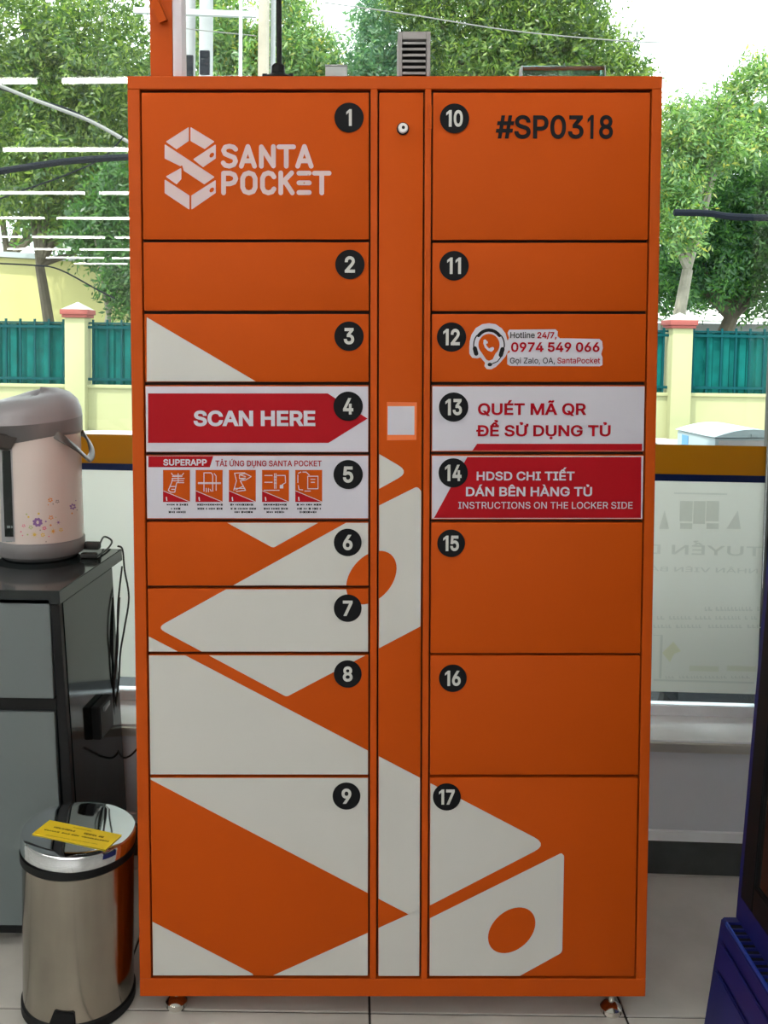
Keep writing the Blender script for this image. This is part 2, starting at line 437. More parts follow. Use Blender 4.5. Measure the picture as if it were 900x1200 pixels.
# lower wall under the window
ZL = .337
wbox('wall_front', -8.9, 2.6, 0, .158, -.05, ZL-.026, M['wall_paint'], label='grey painted wall under the window')
wbox('baseboard_front', -8.9, 2.6, -.006, 0, 0, .086, M['skirting'], label='dark skirting board')
wbox('trim_1', -8.9, 2.6, -.010, 0, .086, .110, M['ledge'], label='white strip above the skirting board')
wbox('trim_2', -8.9, 2.6, -.012, .0, ZL-.026, ZL-.004, M['alu'], .002, label='metal edge of the window ledge')
wbox('trim_3', -8.9, 2.6, 0.0, .172, ZL-.026, ZL, M['ledge'], label='white window ledge')
GP = .165                                # the pane's depth behind the wall face
GZ1 = at_y(820, 1, 2.49).z+.022; GX1 = 1.064
wbox('wall_front_top', -8.9, 2.6, .02, .2, GZ1+.03, 2.95, M['room'], label='wall above the window')
# window: frame parts and one long pane
win = bpy.data.objects.new('window_1', None); COL.objects.link(win); win.matrix_world = WM; struct(win, 'large shop window')
box('pane', -7.6, GX1, GP, GP+.006, ZL+.02, GZ1, M['glass'], win)
box('bottom_rail', -7.6, GX1+.04, GP-.006, GP+.03, ZL, ZL+.026, M['ledge'], win, .002)
box('top_rail', -7.6, GX1+.04, GP-.02, GP+.03, GZ1, GZ1+.04, M['louver_grey'], win, .002)
box('side_post', GX1, GX1+.06, GP-.02, GP+.03, ZL, GZ1+.04, M['frame_dark'], win, .002)
box('side_post', -7.66, -7.6, GP-.02, GP+.03, ZL, GZ1+.04, M['frame_dark'], win, .002)
wbox('wall_front_side', GX1+.06, 2.6, .02, .2, ZL, GZ1+.03, M['room'], label='wall beside the window')
wbox('wall_front_corner', -8.9, -7.66, .02, .2, ZL, GZ1+.03, M['room'], label='wall beside the window')
FX0, FX1 = -4.2, GX1-.004
box('gold_band', FX0, FX1, GP-.0012, GP-.0002, .975, 1.052, M['gold'], win)
box('navy_band', FX0, FX1, GP-.0012, GP-.0002, .957, .975, M['navy'], win)
film = box('frosted_film', FX0, FX1, GP-.0012, GP-.0002, ZL+.062, .957, M['film'], win)
tag(film, 'white frosted film')
# what is printed on the film, seen in reverse from inside
def W_px(px, py):
    # local x,z of a photograph pixel on the pane plane
    inv = WM.inverted(); o = inv @ CAM; d = inv.to_3x3() @ ray(px, py)
    t = (GP-.0012-o.y)/d.y; p = o + d*t; return p.x, p.z
def film_box(px0, py0, px1, py1):
    a = W_px(px0, py0); b = W_px(px1, py1); return a[0], b[0], b[1], a[1]
FY = GP-.0014
for s, q, mm, b in (('TUYỂN DỤNG', (684, 636, 893, 652), 'film_print', .012), ('NHÂN VIÊN BÁN HÀNG', (692, 662, 888, 672), 'film_print', .008)):
    x0, x1, z0, z1 = film_box(*q); text('film_lettering', s, x0, x1, z0, z1, FY, M[mm], film, b, mirror=True)
bm = bmesh.new(); rnd = random.Random(4)
for py0, h, xa, xb in ((711, 5, 826, 892), (722, 4, 770, 890), (732, 4, 766, 888), (792, 3, 780, 876)):
    px = xa
    while px < xb:
        w = rnd.choice((2.2, 3, 3.6, 4.4)); x0, x1, z0, z1 = film_box(px, py0, px+w, py0+h)
        if rnd.random() > .15:
            add_plate(bm, [(x0, z0), (x1, z0), (x1, z0+(z1-z0)*.35), (x0+(x1-x0)*.4, z0+(z1-z0)*.35), (x0+(x1-x0)*.4, z1), (x0, z1)], FY, .0002)
        px += w+1.1
from_bm('film_small_print', bm, M['film_print'], film)
bm = bmesh.new()
for a in ((797, 587, 811, 611), (813, 587, 826, 614), (828, 587, 842, 611), (797, 613, 811, 620), (828, 613, 842, 620)):
    x0, x1, z0, z1 = film_box(*a); add_plate(bm, [(x0, z0), (x1, z0), (x1, z1), (x0, z1)], FY, .0002)
x0, x1, z0, z1 = film_box(852, 598, 868, 620); add_plate(bm, [(x0, z0), (x1, z0), (x0*.25+x1*.75, z1)], FY, .0002)
x0, x1, z0, z1 = film_box(773, 598, 784, 620); add_plate(bm, [(x0, z0), (x1, z0), ((x0+x1)/2, z1)], FY, .0002)
for a in ((790, 577, 852, 580), (774, 744, 775, 795), (766, 744, 775, 745), (766, 798, 884, 799)):
    x0, x1, z0, z1 = film_box(*a); add_plate(bm, [(x0, z0), (x1, z0), (x1, z1), (x0, z1)], FY, .0002)
from_bm('film_shop_drawing', bm, M['film_print'], film)
def wp(q): return [W_px(*p) for p in q]
plate('film_yellow_mark', wp([(776, 765), (789, 752), (798, 763), (790, 766), (785, 776)]), FY, M['film_yellow'], film, .0002)
for a in ((808, 780, 842, 787), (852, 780, 886, 787)):
    x0, x1, z0, z1 = film_box(*a); plate('film_caption_bar', [(x0, z0), (x1, z0), (x1, z1), (x0, z1)], FY, M['film_red'], film, .0002)
# ceiling lamps: rows of tubes
def make_lamp():
    t = empty('ceiling_lamp', 'white linear tube lamp on the ceiling', 'lamp', (0, 0, 2.95), group='tube lamps on the ceiling')
    box('housing', -.62, .62, -.035, .035, -.05, -.001, M['lamp_body'], t, .006)
    bm = bmesh.new(); add_tube(bm, [(-.59, 0, -.068), (.59, 0, -.068)], .016, 10); from_bm('tube', bm, M['tube'], t, True)
    return t
lamp0 = make_lamp(); first = True
ORD = ['first', 'second', 'third', 'fourth', 'fifth', 'sixth', 'seventh', 'eighth', 'ninth']
for ri, ry in enumerate((.95, -.86, -3.0, -5.4, -7.6, -10.0, -12.1, -13.9, -15.4)):  # row nearest the window is added to brighten locker top, floor and wall
    for ci, rx in enumerate((-6.9, -5.55, -4.2, -2.85, -1.5, -.15, 1.2, 2.5)):  # rightmost tubes are likewise added, for more light on the right
        if (ri == 1 and rx > -1) or (rx > 2 and 0 < ri < 4): continue
        lb = 'white tube lamp, %s from the left in the %s ceiling row from the window' % (ORD[ci], ORD[ri])
        if first: lamp0.location = (rx, ry, 2.95); lamp0['label'] = lb; first = False; continue
        c = lamp0.copy(); COL.objects.link(c); c.location = (rx, ry, 2.95); c['label'] = lb
        for ch in list(lamp0.children):
            d = ch.copy(); COL.objects.link(d); d.parent = c

# ================================================================ THE LOCKER
YL = 1.79; LROLL = ROLL
O0 = at_y(460, 1168, YL)
L = empty('parcel_locker', 'tall orange steel parcel locker with seventeen numbered doors', 'locker', (O0.x, YL, 0), (0, -LROLL, 0))
LM = Matrix.Translation((O0.x, YL, 0)) @ Matrix.Rotation(-LROLL, 4, 'Y'); LI = LM.inverted()
def lp(px, py):
    p = LI @ at_y(px, py, YL); return (p.x, p.z)
def lx(pt, pb): return (lp(*pt)[0] + lp(*pb)[0])/2
def lz(py, px=450): return lp(px, py)[1]
XL = lx((150, 100), (163, 1160)); XR = lx((777, 100), (756, 1160)); ZT = lz(89); ZB = lz(1168)
DEP = .44
A0, A1 = lx((167.5, 110), (177, 1140)), lx((434, 110), (430, 1140))
B0, B1 = lx((446.5, 110), (441, 1140)), lx((498, 110), (490, 1140))
C0, C1 = lx((508, 110), (502.5, 1140)), lx((763, 110), (743, 1140))
ZD1, ZD0 = lz(107), lz(1145)
YF = 0.0
# carcass: sides, top, bottom, back, stiles
bm = bmesh.new()
add_box(bm, XL, XR, .02, DEP, ZB, ZT, .002, 1)
from_bm('cabinet_body', bm, M['orange_edge'], L)
box('door_recess', XL+.012, XR-.012, .0165, .0205, ZB+.012, ZT-.012, M['recess'], L)
for nm, a, b, c, d in (('side_frame', XL, A0-.003, ZB, ZT), ('side_frame', C1+.003, XR, ZB, ZT),
                       ('top_frame', XL, XR, ZD1+.004, ZT), ('bottom_frame', XL, XR, ZB, ZD0-.004),
                       ('centre_stile', A1+.003, B0-.003, ZB, ZT), ('centre_stile', B1+.003, C0-.003, ZB, ZT)):
    if nm in ('side_frame', 'centre_stile'): c, d = ZD0-.004, ZD1+.004
    box(nm, a, b, 0, .019, c, d, M['orange_edge'], L, .0012, 1)
for s in (-1, 1):
    pass
rowsA = [(1, 108.5, 280.5), (2, 284, 364), (3, 368, 447.5), (4, 451.5, 530), (5, 533.5, 608.5), (6, 612, 686.5), (7, 690, 764), (8, 767.5, 908), (9, 911, 1143.5)]
rowsC = [(10, 108.5, 281), (11, 284.5, 364.5), (12, 368, 447.5), (13, 451.5, 529.5), (14, 533, 609), (15, 612.5, 765.5), (16, 768.5, 908), (17, 911.5, 1144)]
badge = {1:(409,138),2:(410,310),3:(409,394),4:(408,476),5:(408,556),6:(407.5,635.5),7:(407.5,712.5),8:(407.5,789.5),9:(406,932.5),10:(532.5,139),
         11:(532,311.5),12:(529,395),13:(531.5,477),14:(531,554),15:(528.5,636.5),16:(530.5,794.5),17:(523.5,933.5)}
D = {}
def door(n, x0, x1, pt, pb, pxm):
    z1, z0 = lz(pt, pxm), lz(pb, pxm)
    o = box('control_door' if n == 0 else 'locker_door', x0, x1, YF, .0155, z0, z1, M['orange'], L, .0014, 2)
    D[n] = (o, x0, x1, z0, z1); return o
for n, a, b in rowsA: door(n, A0, A1, a, b, 300)
for n, a, b in rowsC: door(n, C0, C1, a, b, 630)
door(0, B0, B1, 108.5, 1144, 470)
def rod(n, a, b, bar):  # a dark hinge gap line is real depth: nothing more needed
    pass
# big white graphics, cut along every door
PA = [(184, 735.5), (406.7, 612), (444, 592.5), (489, 570), (494, 576), (492.7, 734), (335.8, 816.5)]
PB = [(172, 371.8), (480, 553), (320, 642), (172, 561)]
PC = [(176, 746.6), (642, 989.5), (503, 1061.3), (480, 1072), (178, 914.3), (165, 907.5), (165, 741)]
PD = [(318, 1144), (480, 1071), (510, 1056), (510, 1150), (305, 1150)]
PE = [(490, 1082.5), (503, 1076.5), (658, 999.5), (661, 1003), (658.8, 1116), (609, 1143.6), (600, 1150), (490, 1150)]
PF = [(178.6, 1080), (296, 1141), (300, 1150), (170, 1150), (170, 1075.5)]
k = .0016
polys = [(round_poly([lp(*p) for p in PA], [.009, 0, 0, .012, .003, .003, .009]), (6, 7, 8, 0)),
         (round_poly([lp(*p) for p in PB], [0, .014, .009, 0]), (3, 6, 0)),
         (round_poly([lp(*p) for p in PC], [0, .016, 0, .002, 0, 0, 0]), (7, 8, 9, 0, 17)),
         ([lp(*p) for p in PD], (9, 0)), 
         (round_poly([lp(*p) for p in PE], [0, 0, .02, .004, .012, 0, 0, 0]), (17,)),
         ([lp(*p) for p in PF], (9,))]
for poly, ds in polys:
    for n in ds:
        o, x0, x1, z0, z1 = D[n]
        if n == 0 and poly is polys[2][0]:
            pass
        q = clip_rect(poly, x0+k*.6, x1-k*.6, z0+k*.6, z1-k*.6)
        if len(q) >= 3: plate('white_graphic', q, YF, M['vinyl_white'], o, .0003)
# the control panel's white goes on down to the bottom between the triangle tip and its right edge
o0, bx0, bx1, bz0, bz1 = D[0]
q = clip_rect([lp(*p) for p in ((480, 1070), (500, 1059), (500, 1085), (480, 1073))], bx0, bx1-k*.6, bz0+k, bz1)
e1 = ellipse(*lp(435, 677), .062*1.0, .041, radians(52))
def px_ell(cx, cy, a, b, ang):
    P = [(cx + a*cos(t)*cos(ang) - b*sin(t)*sin(ang), cy - (a*cos(t)*sin(ang) + b*sin(t)*cos(ang))) for t in (2*pi*i/44 for i in range(44))]
    return [lp(*p) for p in P]
for poly, ds in ((px_ell(435.2, 676.8, 35.5, 24.5, radians(50)), (6, 7, 0)), (px_ell(599.6, 1090, 31.5, 22.3, radians(42)), (17,))):
    for n in ds:
        o, x0, x1, z0, z1 = D[n]
        q = clip_rect(poly, x0+k*.3, x1-k*.3, z0+k*.3, z1-k*.3)
        if len(q) >= 3: plate('orange_spot', q, YF-.0003, M['orange'], o, .0003)
# number badges
def numeral(c, x0, x1, z0, z1, m, o, nm='numeral'):
    if c == '1':
        w, h = x1-x0, z1-z0; s_ = w*.52
        plate(nm, [(x1, z0), (x1, z1), (x1-w*.42, z1), (x0, z1-.17*h), (x0, z1-.33*h), (x1-s_, z1-.20*h), (x1-s_, z0)], YF-.0014, m, o, .0006)
    else: text(nm, c, x0, x1, z0, z1, YF-.0020, m, o, .03)
for n, (px, py) in badge.items():
    o = D[n][0]; x, z = lp(px, py); x2, _ = lp(px+17.2 if py < 600 else px+16.3, py); r = x2-x
    plate('number_badge', ellipse(x, z, r, r, 0, 48), YF-.0012, M['black'], o, .0006)
    s = str(n); u = r/17.2; hh = 9.6*u
    ws = [6.4*u if c == '1' else (10.6*u if len(s) == 2 else 12*u) for c in s]; gap = (2.4 if s != '11' else 3.4)*u
    cx_ = x-(sum(ws)+gap*(len(s)-1))/2
    for c, w_ in zip(s, ws):
        numeral(c, cx_, cx_+w_, z-hh, z+hh, M['vinyl_white'], o); cx_ += w_+gap
def T(n, s, px0, py0, px1, py1, m, bold=.03, y=-.0014, nm='lettering', parent=None):
    a = lp(px0, py0); b = lp(px1, py1)
    x0 = lp(px0, py1)[0]; x0 = (a[0]+x0)/2
    return text(nm, s, a[0], b[0], (lp(px0, py1)[1]+b[1])/2, (a[1]+lp(px1, py0)[1])/2, y, M[m], parent or D[n][0], bold)
def rect_plate(n, px0, py0, px1, py1, m, nm, y=0.0, t=.0004, inset=None):
    o, x0, x1, z0, z1 = D[n]
    poly = [lp(px0, py1), lp(px1, py1), lp(px1, py0), lp(px0, py0)]
    return plate(nm, poly, y, M[m], o, t)
# door 1: emblem and name
_so = [0]
def stroke_bm(bm, pts, w, y, t=.0004):
    for i in range(len(pts)-1):
        a, b = Vector(pts[i]), Vector(pts[i+1]); d = (b-a).normalized() if (b-a).length > 1e-9 else Vector((1, 0)); nn = Vector((-d.y, d.x)); ang = atan2(nn.y, nn.x)
        q = [tuple(a + Vector((cos(ang+pi*j/6), sin(ang+pi*j/6)))*w) for j in range(7)] + [tuple(b + Vector((cos(ang+pi+pi*j/6), sin(ang+pi+pi*j/6)))*w) for j in range(7)]
        _so[0] = (_so[0]+1) % 14; add_plate(bm, q, y, t + 1.5e-5*_so[0])
def zl(x, y): return (180+x/4.0909, 140+y/4.0909)       # zoomed crop back to the photograph
emb = [[(58,107),(169,36),(169,103),(110,143)], [(177,36),(292,106),(245,142),(177,103)], [(53,118),(293,276),(243,311),(145,246),(137,219),(128,224),(53,187)],
       [(189,191),(298,119),(298,187),(237,229)], [(58,274),(133,232),(133,286),(110,311)], [(53,287),(172,365),(172,433),(53,353)], [(181,365),(298,290),(298,352),(181,433)]]
holes = {3: px_ell(*zl(279, 171), 3.3, 2.3, radians(50)), 6: px_ell(*zl(279, 338), 3.3, 2.3, radians(50))}
bm = bmesh.new()
for i, p in enumerate(emb):
    poly = round_poly([lp(*zl(*q)) for q in p], .0012, 2)
    add_plate(bm, poly, 0.0, .0005, [holes[i]] if i in holes else ())
from_bm('emblem', bm, M['logo_white'], D[1][0])
GL = {  # rounded stroke letters on a 10 x 16 cell, y up
 'S': [[(8.6,12.8),(7.4,14.2),(5,14.8),(2.6,14.2),(1.6,12),(2.4,9.8),(5,8.4),(7.8,7.2),(8.6,4.8),(7.6,2.4),(5,1.4),(2.6,2),(1.4,3.6)]],
 'A': [[(1.4,1.4),(5,14.6),(8.6,1.4)],[(2.8,5),(7.2,5)]], 'N': [[(1.6,1.4),(1.6,14.4),(8.4,1.6),(8.4,14.6)]], 'T': [[(1,14.4),(9,14.4)],[(5,14.4),(5,1.4)]],
 'P': [[(1.6,1.4),(1.6,14.4),(5.4,14.4),(7.8,13.2),(8.6,10.8),(7.6,8.4),(5.2,7.4),(1.6,7.4)]],
 'O': [[(5,14.6),(2.6,13.6),(1.5,11),(1.5,5),(2.6,2.4),(5,1.4),(7.4,2.4),(8.5,5),(8.5,11),(7.4,13.6),(5,14.6)]],
 'C': [[(8.4,12),(7.2,13.9),(5,14.6),(2.6,13.6),(1.5,11),(1.5,5),(2.6,2.4),(5,1.4),(7.2,2.1),(8.4,4)]],
 'K': [[(1.6,1.4),(1.6,14.6)],[(8.2,14.6),(2.4,8)],[(4,9.2),(8.6,1.4)]], 'E': [[(1.6,14.4),(8.4,14.4)],[(1.6,8),(8.4,8)],[(1.6,1.6),(8.4,1.6)]]}
def word(bm, s, boxes, zy0, zy1, w):
    for ch, (a, b) in zip(s, boxes):
        for st in GL[ch]:
            pts = []
            for (u, v) in st: pts.append(lp(*zl(a+(b-a)*(u)/10, zy1-(zy1-zy0)*v/16)))
            stroke_bm(bm, pts, w, 0.0)
bm = bmesh.new()
word(bm, 'SANTA', [(322,405),(408,496),(503,588),(592,680),(678,768)], 120, 234, .0043)
word(bm, 'POCKET', [(322,406),(414,500),(510,590),(597,676),(685,758),(762,850)], 246, 362, .0043)
from_bm('name_lettering', bm, M['logo_white'], D[1][0])
x, z = lp(*zl(722, 305)); plate('letter_dot', ellipse(x, z, .0016, .0016, 0, 12), -.0007, M['logo_grey'], D[1][0], .0003)
x, z = lp(*zl(741, 266)); plate('letter_dot', ellipse(x, z, .0010, .0010, 0, 12), -.0007, M['logo_grey'], D[1][0], .0003)
# door 10
T(10, '#SP03', 581, 135, 683.5, 163, 'ink', .024); T(10, '8', 702, 135, 718, 163, 'ink', .024)
a = lp(688, 163); b = lp(695.5, 135); numeral('1', a[0], b[0], a[1], b[1], M['ink'], D[10][0], 'lettering')
# door 4 : scan here
o, x0, x1, z0, z1 = D[4]
plate('white_sticker', [(x0+.001, z0+.001), (x1-.001, z0+.001), (x1-.001, z1-.002), (x0+.001, z1-.002)], 0, M['sticker_white'], o, .0003)
plate('red_arrow', [lp(*p) for p in ((173.5, 461), (384, 461), (430.8, 490.5), (385, 519), (173.5, 519))], -.0003, M['red'], o, .0003)
T(4, 'SCAN HERE', 227, 481, 369.5, 499.5, 'sticker_white', .035)
# door 5 : app sticker
o, x0, x1, z0, z1 = D[5]
plate('white_sticker', [(x0+.001, z0+.002), (x1-.001, z0+.002), (x1-.001, z1-.001), (x0+.001, z1-.001)], 0, M['sticker_white'], o, .0003)
def z5(x, y): return (180+x/4.5, 530+y/4.5)
plate('red_banner', [lp(*p) for p in ((174, 534.5), (250, 534.5), (246, 547.5), (174, 547.5))], -.0003, M['red'], o, .0003)
T(5, 'SUPERAPP', 191.5, 538, 242.5, 545.5, 'sticker_white', .03)
T(5, 'TẢI ỨNG DỤNG SANTA POCKET', 252.5, 539.5, 377, 546.5, 'red_text', .016)
rnd = random.Random(7)
for ci, cx0 in enumerate((50, 222, 397, 572, 747)):
    a, b = z5(cx0, 93), z5(cx0+142, 262)
    card = plate('orange_card', [lp(a[0], b[1]), lp(b[0], b[1]), lp(b[0], a[1]), lp(a[0], a[1])], -.0003, M['orange'], o, .0003)
    c1, c2, c3 = z5(cx0, 203), z5(cx0+142, 262), z5(cx0, 262)
    plate('red_corner', [lp(*c3), lp(*c2), lp(*c1)], -.0006, M['red'], o, .0002)
    bm = bmesh.new(); ls = lambda p, w=.0007: stroke_bm(bm, [lp(*z5(cx0+q[0], q[1])) for q in p], w, -.0006, .0003)
    ls([(2, 203), (140, 261)], .0005)
    ls([(18, 238), (20, 254)], .001)
    if ci == 0:
        for p in ([(45,110),(52,122),(100,122),(108,110)], [(50,128),(100,128)], [(48,138),(112,138)], [(50,140),(45,160),(28,200),(40,210),(62,210),(72,160),(110,160)], [(40,180),(64,180)], [(45,195),(62,195)], [(50,150),(108,150)], [(80,112),(80,160)]): ls(p)
    elif ci == 1:
        for p in ([(14,160),(132,160)], [(14,165),(132,165)], [(44,108),(44,205)], [(44,108),(82,108),(90,120),(90,205)], [(56,190),(56,208)], [(98,112),(108,125),(108,200)], [(68,190),(68,208)], [(76,195),(82,205)]): ls(p)
    elif ci == 2:
        for p in ([(88,128),(56,118),(56,138),(88,136)], [(58,118),(88,112),(118,128),(88,146),(58,138)], [(30,110),(84,108)], [(30,110),(40,150),(26,200)], [(88,146),(60,150),(80,185),(88,200),(40,206)], [(28,190),(84,190)], [(35,198),(76,178)]): ls(p)
    elif ci == 3:
        for p in ([(14,122),(54,122)], [(14,158),(54,158)], [(12,200),(90,200)], [(66,112),(66,190)], [(74,112),(74,190)], [(80,122),(122,122)], [(122,122),(124,160),(104,172)], [(64,130),(76,130)], [(64,145),(76,145)], [(64,162),(76,162)]): ls(p)
        p0, p1 = z5(cx0+94, 172), z5(cx0+112, 190); add_plate(bm, [lp(p0[0], p1[1]), lp(p1[0], p1[1]), lp(p1[0], p0[1]), lp(*p0)], -.0006, .0003)
    else:
        for p in ([(66,126),(120,126),(120,192),(66,192),(66,126)], [(82,142),(104,142)], [(84,158),(102,158)], [(16,110),(30,104)], [(40,104),(58,104),(74,120)], [(14,120),(14,160)], [(16,175),(20,196),(40,198)], [(50,204),(80,204)]): ls(p)
    from_bm('card_drawing', bm, M['sticker_white'], o)
    bm = bmesh.new()
    for r_, (yy, xa, xb) in enumerate(((276, cx0+(20 if ci == 0 else 8), cx0+(128 if ci != 1 else 140)), (297, cx0+(42 if ci == 0 else 10), cx0+(92 if ci == 0 else 136)), (315, cx0+(30 if ci < 3 else 24), cx0+118))):
        if ci == 1 and r_ == 2: continue
        xx = xa
        while xx < xb:
            w = rnd.choice((6, 9, 11)); hh = rnd.choice((5, 6, 7))
            a, b = z5(xx, yy-hh), z5(xx+w, yy+hh)
            add_plate(bm, [lp(a[0], b[1]), lp((a[0]+b[0])/2, b[1]-.6), lp(b[0], b[1]), lp(b[0], a[1]), lp((a[0]+b[0])/2, a[1]+.8), lp(a[0], a[1])], -.0003, .0003)
            xx += w + (9 if rnd.random() < .2 else 3)
    from_bm('card_caption', bm, M['ink'], o)
# door 12 : hotline sticker
o = D[12][0]
def zh(x, y): return (540+x/5, 370+y/5)
ST = [(50,170),(60,115),(95,68),(140,47),(185,47),(230,66),(262,105),(276,140)] 
outl = [(50,185),(52,150),(62,112),(88,72),(125,50),(165,44),(205,50),(240,74),(262,104),(274,150),(282,130),(274,100),(284,82),(555,80),(568,92),(566,118),(580,132),(812,136),(828,150),(832,190),(822,225),(830,245),(830,288),(815,296),(290,294),(272,284),(272,222),(290,212),(282,200),(270,222),(262,238),(235,270),(205,300),(178,314),(152,312),(138,296),(142,275),(115,244),(96,250),(66,246),(50,222)]
plate('white_sticker', round_poly([lp(*zh(*p)) for p in outl], .0012, 2), 0, M['sticker_white'], o, .0003)
bm = bmesh.new()
add_plate(bm, [lp(*zh(165+62*cos(t), 170-64*sin(t))) for t in [radians(a) for a in range(-52, 233, 12)]] + [lp(*zh(150, 258)), lp(*zh(165, 264)), lp(*zh(186, 256))], -.0003, .0003)
from_bm('orange_pin', bm, M['orange'], o)
bm = bmesh.new()
stroke_bm(bm, [lp(*zh(*p)) for p in ((142,146),(138,160),(146,182),(162,198),(178,204),(186,196))], .0021, -.0006)
stroke_bm(bm, [lp(*zh(*p)) for p in ((140,148),(150,156))], .0026, -.00065); stroke_bm(bm, [lp(*zh(*p)) for p in ((174,196),(186,192))], .0026, -.00065)
from_bm('phone_mark', bm, M['sticker_white'], o)
bm = bmesh.new()
stroke_bm(bm, [lp(*zh(165+78*cos(radians(a)), 168-84*sin(radians(a)))) for a in range(38, 143, 13)], .0030, -.0003)
stroke_bm(bm, [lp(*zh(165+90*cos(radians(a)), 172-92*sin(radians(a)))) for a in list(range(-8, 46, 9))], .0011, -.0003)
stroke_bm(bm, [lp(*zh(165-90*cos(radians(a)), 172-92*sin(radians(a)))) for a in list(range(-8, 46, 9))], .0011, -.0003)
stroke_bm(bm, [lp(*zh(*p)) for p in ((82,192),(90,222))], .0040, -.0003); stroke_bm(bm, [lp(*zh(*p)) for p in ((244,196),(234,230))], .0040, -.0003)
stroke_bm(bm, [lp(*zh(*p)) for p in ((238,238),(215,268),(172,286))], .0009, -.0003)
x, z = lp(*zh(170, 286)); add_plate(bm, ellipse(x, z, .0042, .0034, 0, 20), -.0003, .0004)
from_bm('headset_mark', bm, M['ink'], o)
T(12, 'Hotline', 598, 389, 626.5, 396.3, 'ink', .01); T(12, '24/7,', 629.5, 389, 652, 396.5, 'red_text', .03)
T(12, '0974 549 066', 598.8, 401, 702.3, 412.5, 'red_text', .03)
T(12, 'Gọi Zalo, OA,', 597.5, 419, 650, 426, 'ink', .008); T(12, 'SantaPocket', 653, 419, 703, 426, 'red_text', .012)
# door 13
o, x0, x1, z0, z1 = D[13]
plate('white_sticker', [(x0+.001, z0+.002), (x1-.001, z0+.002), (x1-.001, z1-.002), (x0+.001, z1-.002)], 0, M['sticker_white'], o, .0003)
plate('red_band', [lp(553.5, 528), lp(752.5, 528), lp(752.5, 520), lp(559, 520)], -.0003, M['red'], o, .0003)
T(13, 'QUÉT MÃ QR', 560, 472.5, 686.5, 486.5, 'red_text', .028); T(13, 'ĐỂ SỬ DỤNG TỦ', 559.5, 498, 715, 511.5, 'red_text', .028)
# door 14
o, x0, x1, z0, z1 = D[14]
plate('white_sticker', [(x0+.001, z0+.002), (x1-.001, z0+.002), (x1-.001, z1-.002), (x0+.001, z1-.002)], 0, M['sticker_white'], o, .0003)
plate('red_panel', [lp(508.5, 607), lp(751, 607), lp(751.5, 535.5), lp(547.5, 535.5)], -.0003, M['red'], o, .0003)
T(14, 'HDSD CHI TIẾT', 558.5, 552.5, 673, 563, 'sticker_white', .022); T(14, 'DÁN BÊN HÀNG TỦ', 546, 570.5, 693.5, 581.5, 'sticker_white', .022)
T(14, 'INSTRUCTIONS ON THE LOCKER SIDE', 537, 588, 741, 596, 'sticker_white', .004)
# control door: sticker with blank white square, cam lock
plate('orange_sticker', [lp(453.5, 516), lp(488, 515.5), lp(488.5, 471.5), lp(453.5, 471)], 0, mat('bright_orange_sticker', (.78, .16, .03), .35), o0, .0004)
plate('blank_white_square', [lp(454.3, 509.5), lp(485.5, 509.5), lp(485.7, 476), lp(454.3, 476)], -.0004, M['sticker_white'], o0, .0003)
x, z = lp(472, 151)
def disc_y(name, x, z, prof, m, parent, seg=32):
    bm = bmesh.new(); lathe(None, prof, None, bm=bm, seg=seg); bmesh.ops.rotate(bm, verts=bm.verts, cent=(0, 0, 0), matrix=Matrix.Rotation(pi/2, 3, 'X'))
    bmesh.ops.translate(bm, verts=bm.verts, vec=(x, 0, z)); bmesh.ops.recalc_face_normals(bm, faces=bm.faces); return from_bm(name, bm, m, parent, True)
disc_y('lock_collar', x, z, [(0, .0), (.0115, 0), (.0115, .003), (.0095, .005), (0, .005)], M['ink'], o0, 12)
disc_y('lock_face', x, z-.0005, [(0, .005), (.009, .005), (.009, .010), (.0075, .012), (0, .012)], M['chrome'] and mat('white_lock', (.7, .7, .7), .3), o0)
disc_y('keyhole', x+.0005, z, [(0, .012), (.003, .012), (.003, .0128), (0, .0128)], M['ink'], o0, 16)
# slim orange hinge pieces on the stile
for py in (135, 1135):
    pass
for px, py in ((504, 137),):
    x, z = lp(px, py); box('door_hinge', x-.003, x+.003, -.003, 0, z-.022, z+.022, M['orange_edge'], L, .001)
# adjustable feet
for px in (207, 716):
    g = at_y(px, 1180, YL+.03); loc = LI @ Vector((g.x, YL+.03, 0))
    for dy in (.03, DEP-.05):
        ft = lathe('foot', [(0, 0.0), (.019, 0), (.0215, .004), (.021, .012), (.014, .020), (.006, .023), (.006, ZB+.005-loc.z), (0, ZB+.005-loc.z)], M['chrome'], L, 28, (loc.x, dy, loc.z+.0))
tag(L, 'tall orange steel parcel locker with seventeen numbered doors and white graphics')

# ---- things standing on the locker
def top_pt(px, y):            # point on the locker's top, y behind its front
    x, _ = lp(px, 89); f = (YL+y)/YL
    p = at_y(px, 89, YL+y); q = LI @ p
    return q.x
def on_top(name, label, cat, px, y):
    x = top_pt(px, y); w = LM @ Vector((x, y, ZT))
    return empty(name, label, cat, tuple(w), (0, -LROLL, 0))
s = (YL+.10)/FPX
t = on_top('orange_post', 'square orange steel post rising from the left of the locker top', 'post', 190, .06)
PW = 13.5*(YL+.06)/FPX
box('post_tube', -PW, PW*.9, 0, .05, 0, 1.02, M['orange_edge'], t, .002)
bm = bmesh.new(); v0 = Vector((.006, -.010, .113)); v1 = Vector((-.075, -.05, .30))
for a, b in ((v0, v1),): add_tube(bm, [a, b], .011, 4)
from_bm('diagonal_brace', bm, M['orange_edge'], t)
box('white_channel', PW*.9+.0005, PW*.9+.018, .0, .05, 0, .33, mat('white_channel_paint', (.62, .60, .66), .5), t, .002)
t = on_top('antenna', 'thin black antenna mast on a round base on the locker top', 'antenna', 326, .045)
lathe('base', [(0, 0), (.034, 0), (.034, .006), (.022, .012), (.013, .016), (.012, .03), (.008, .034), (0, .034)], M['matte_black'], t, 28)
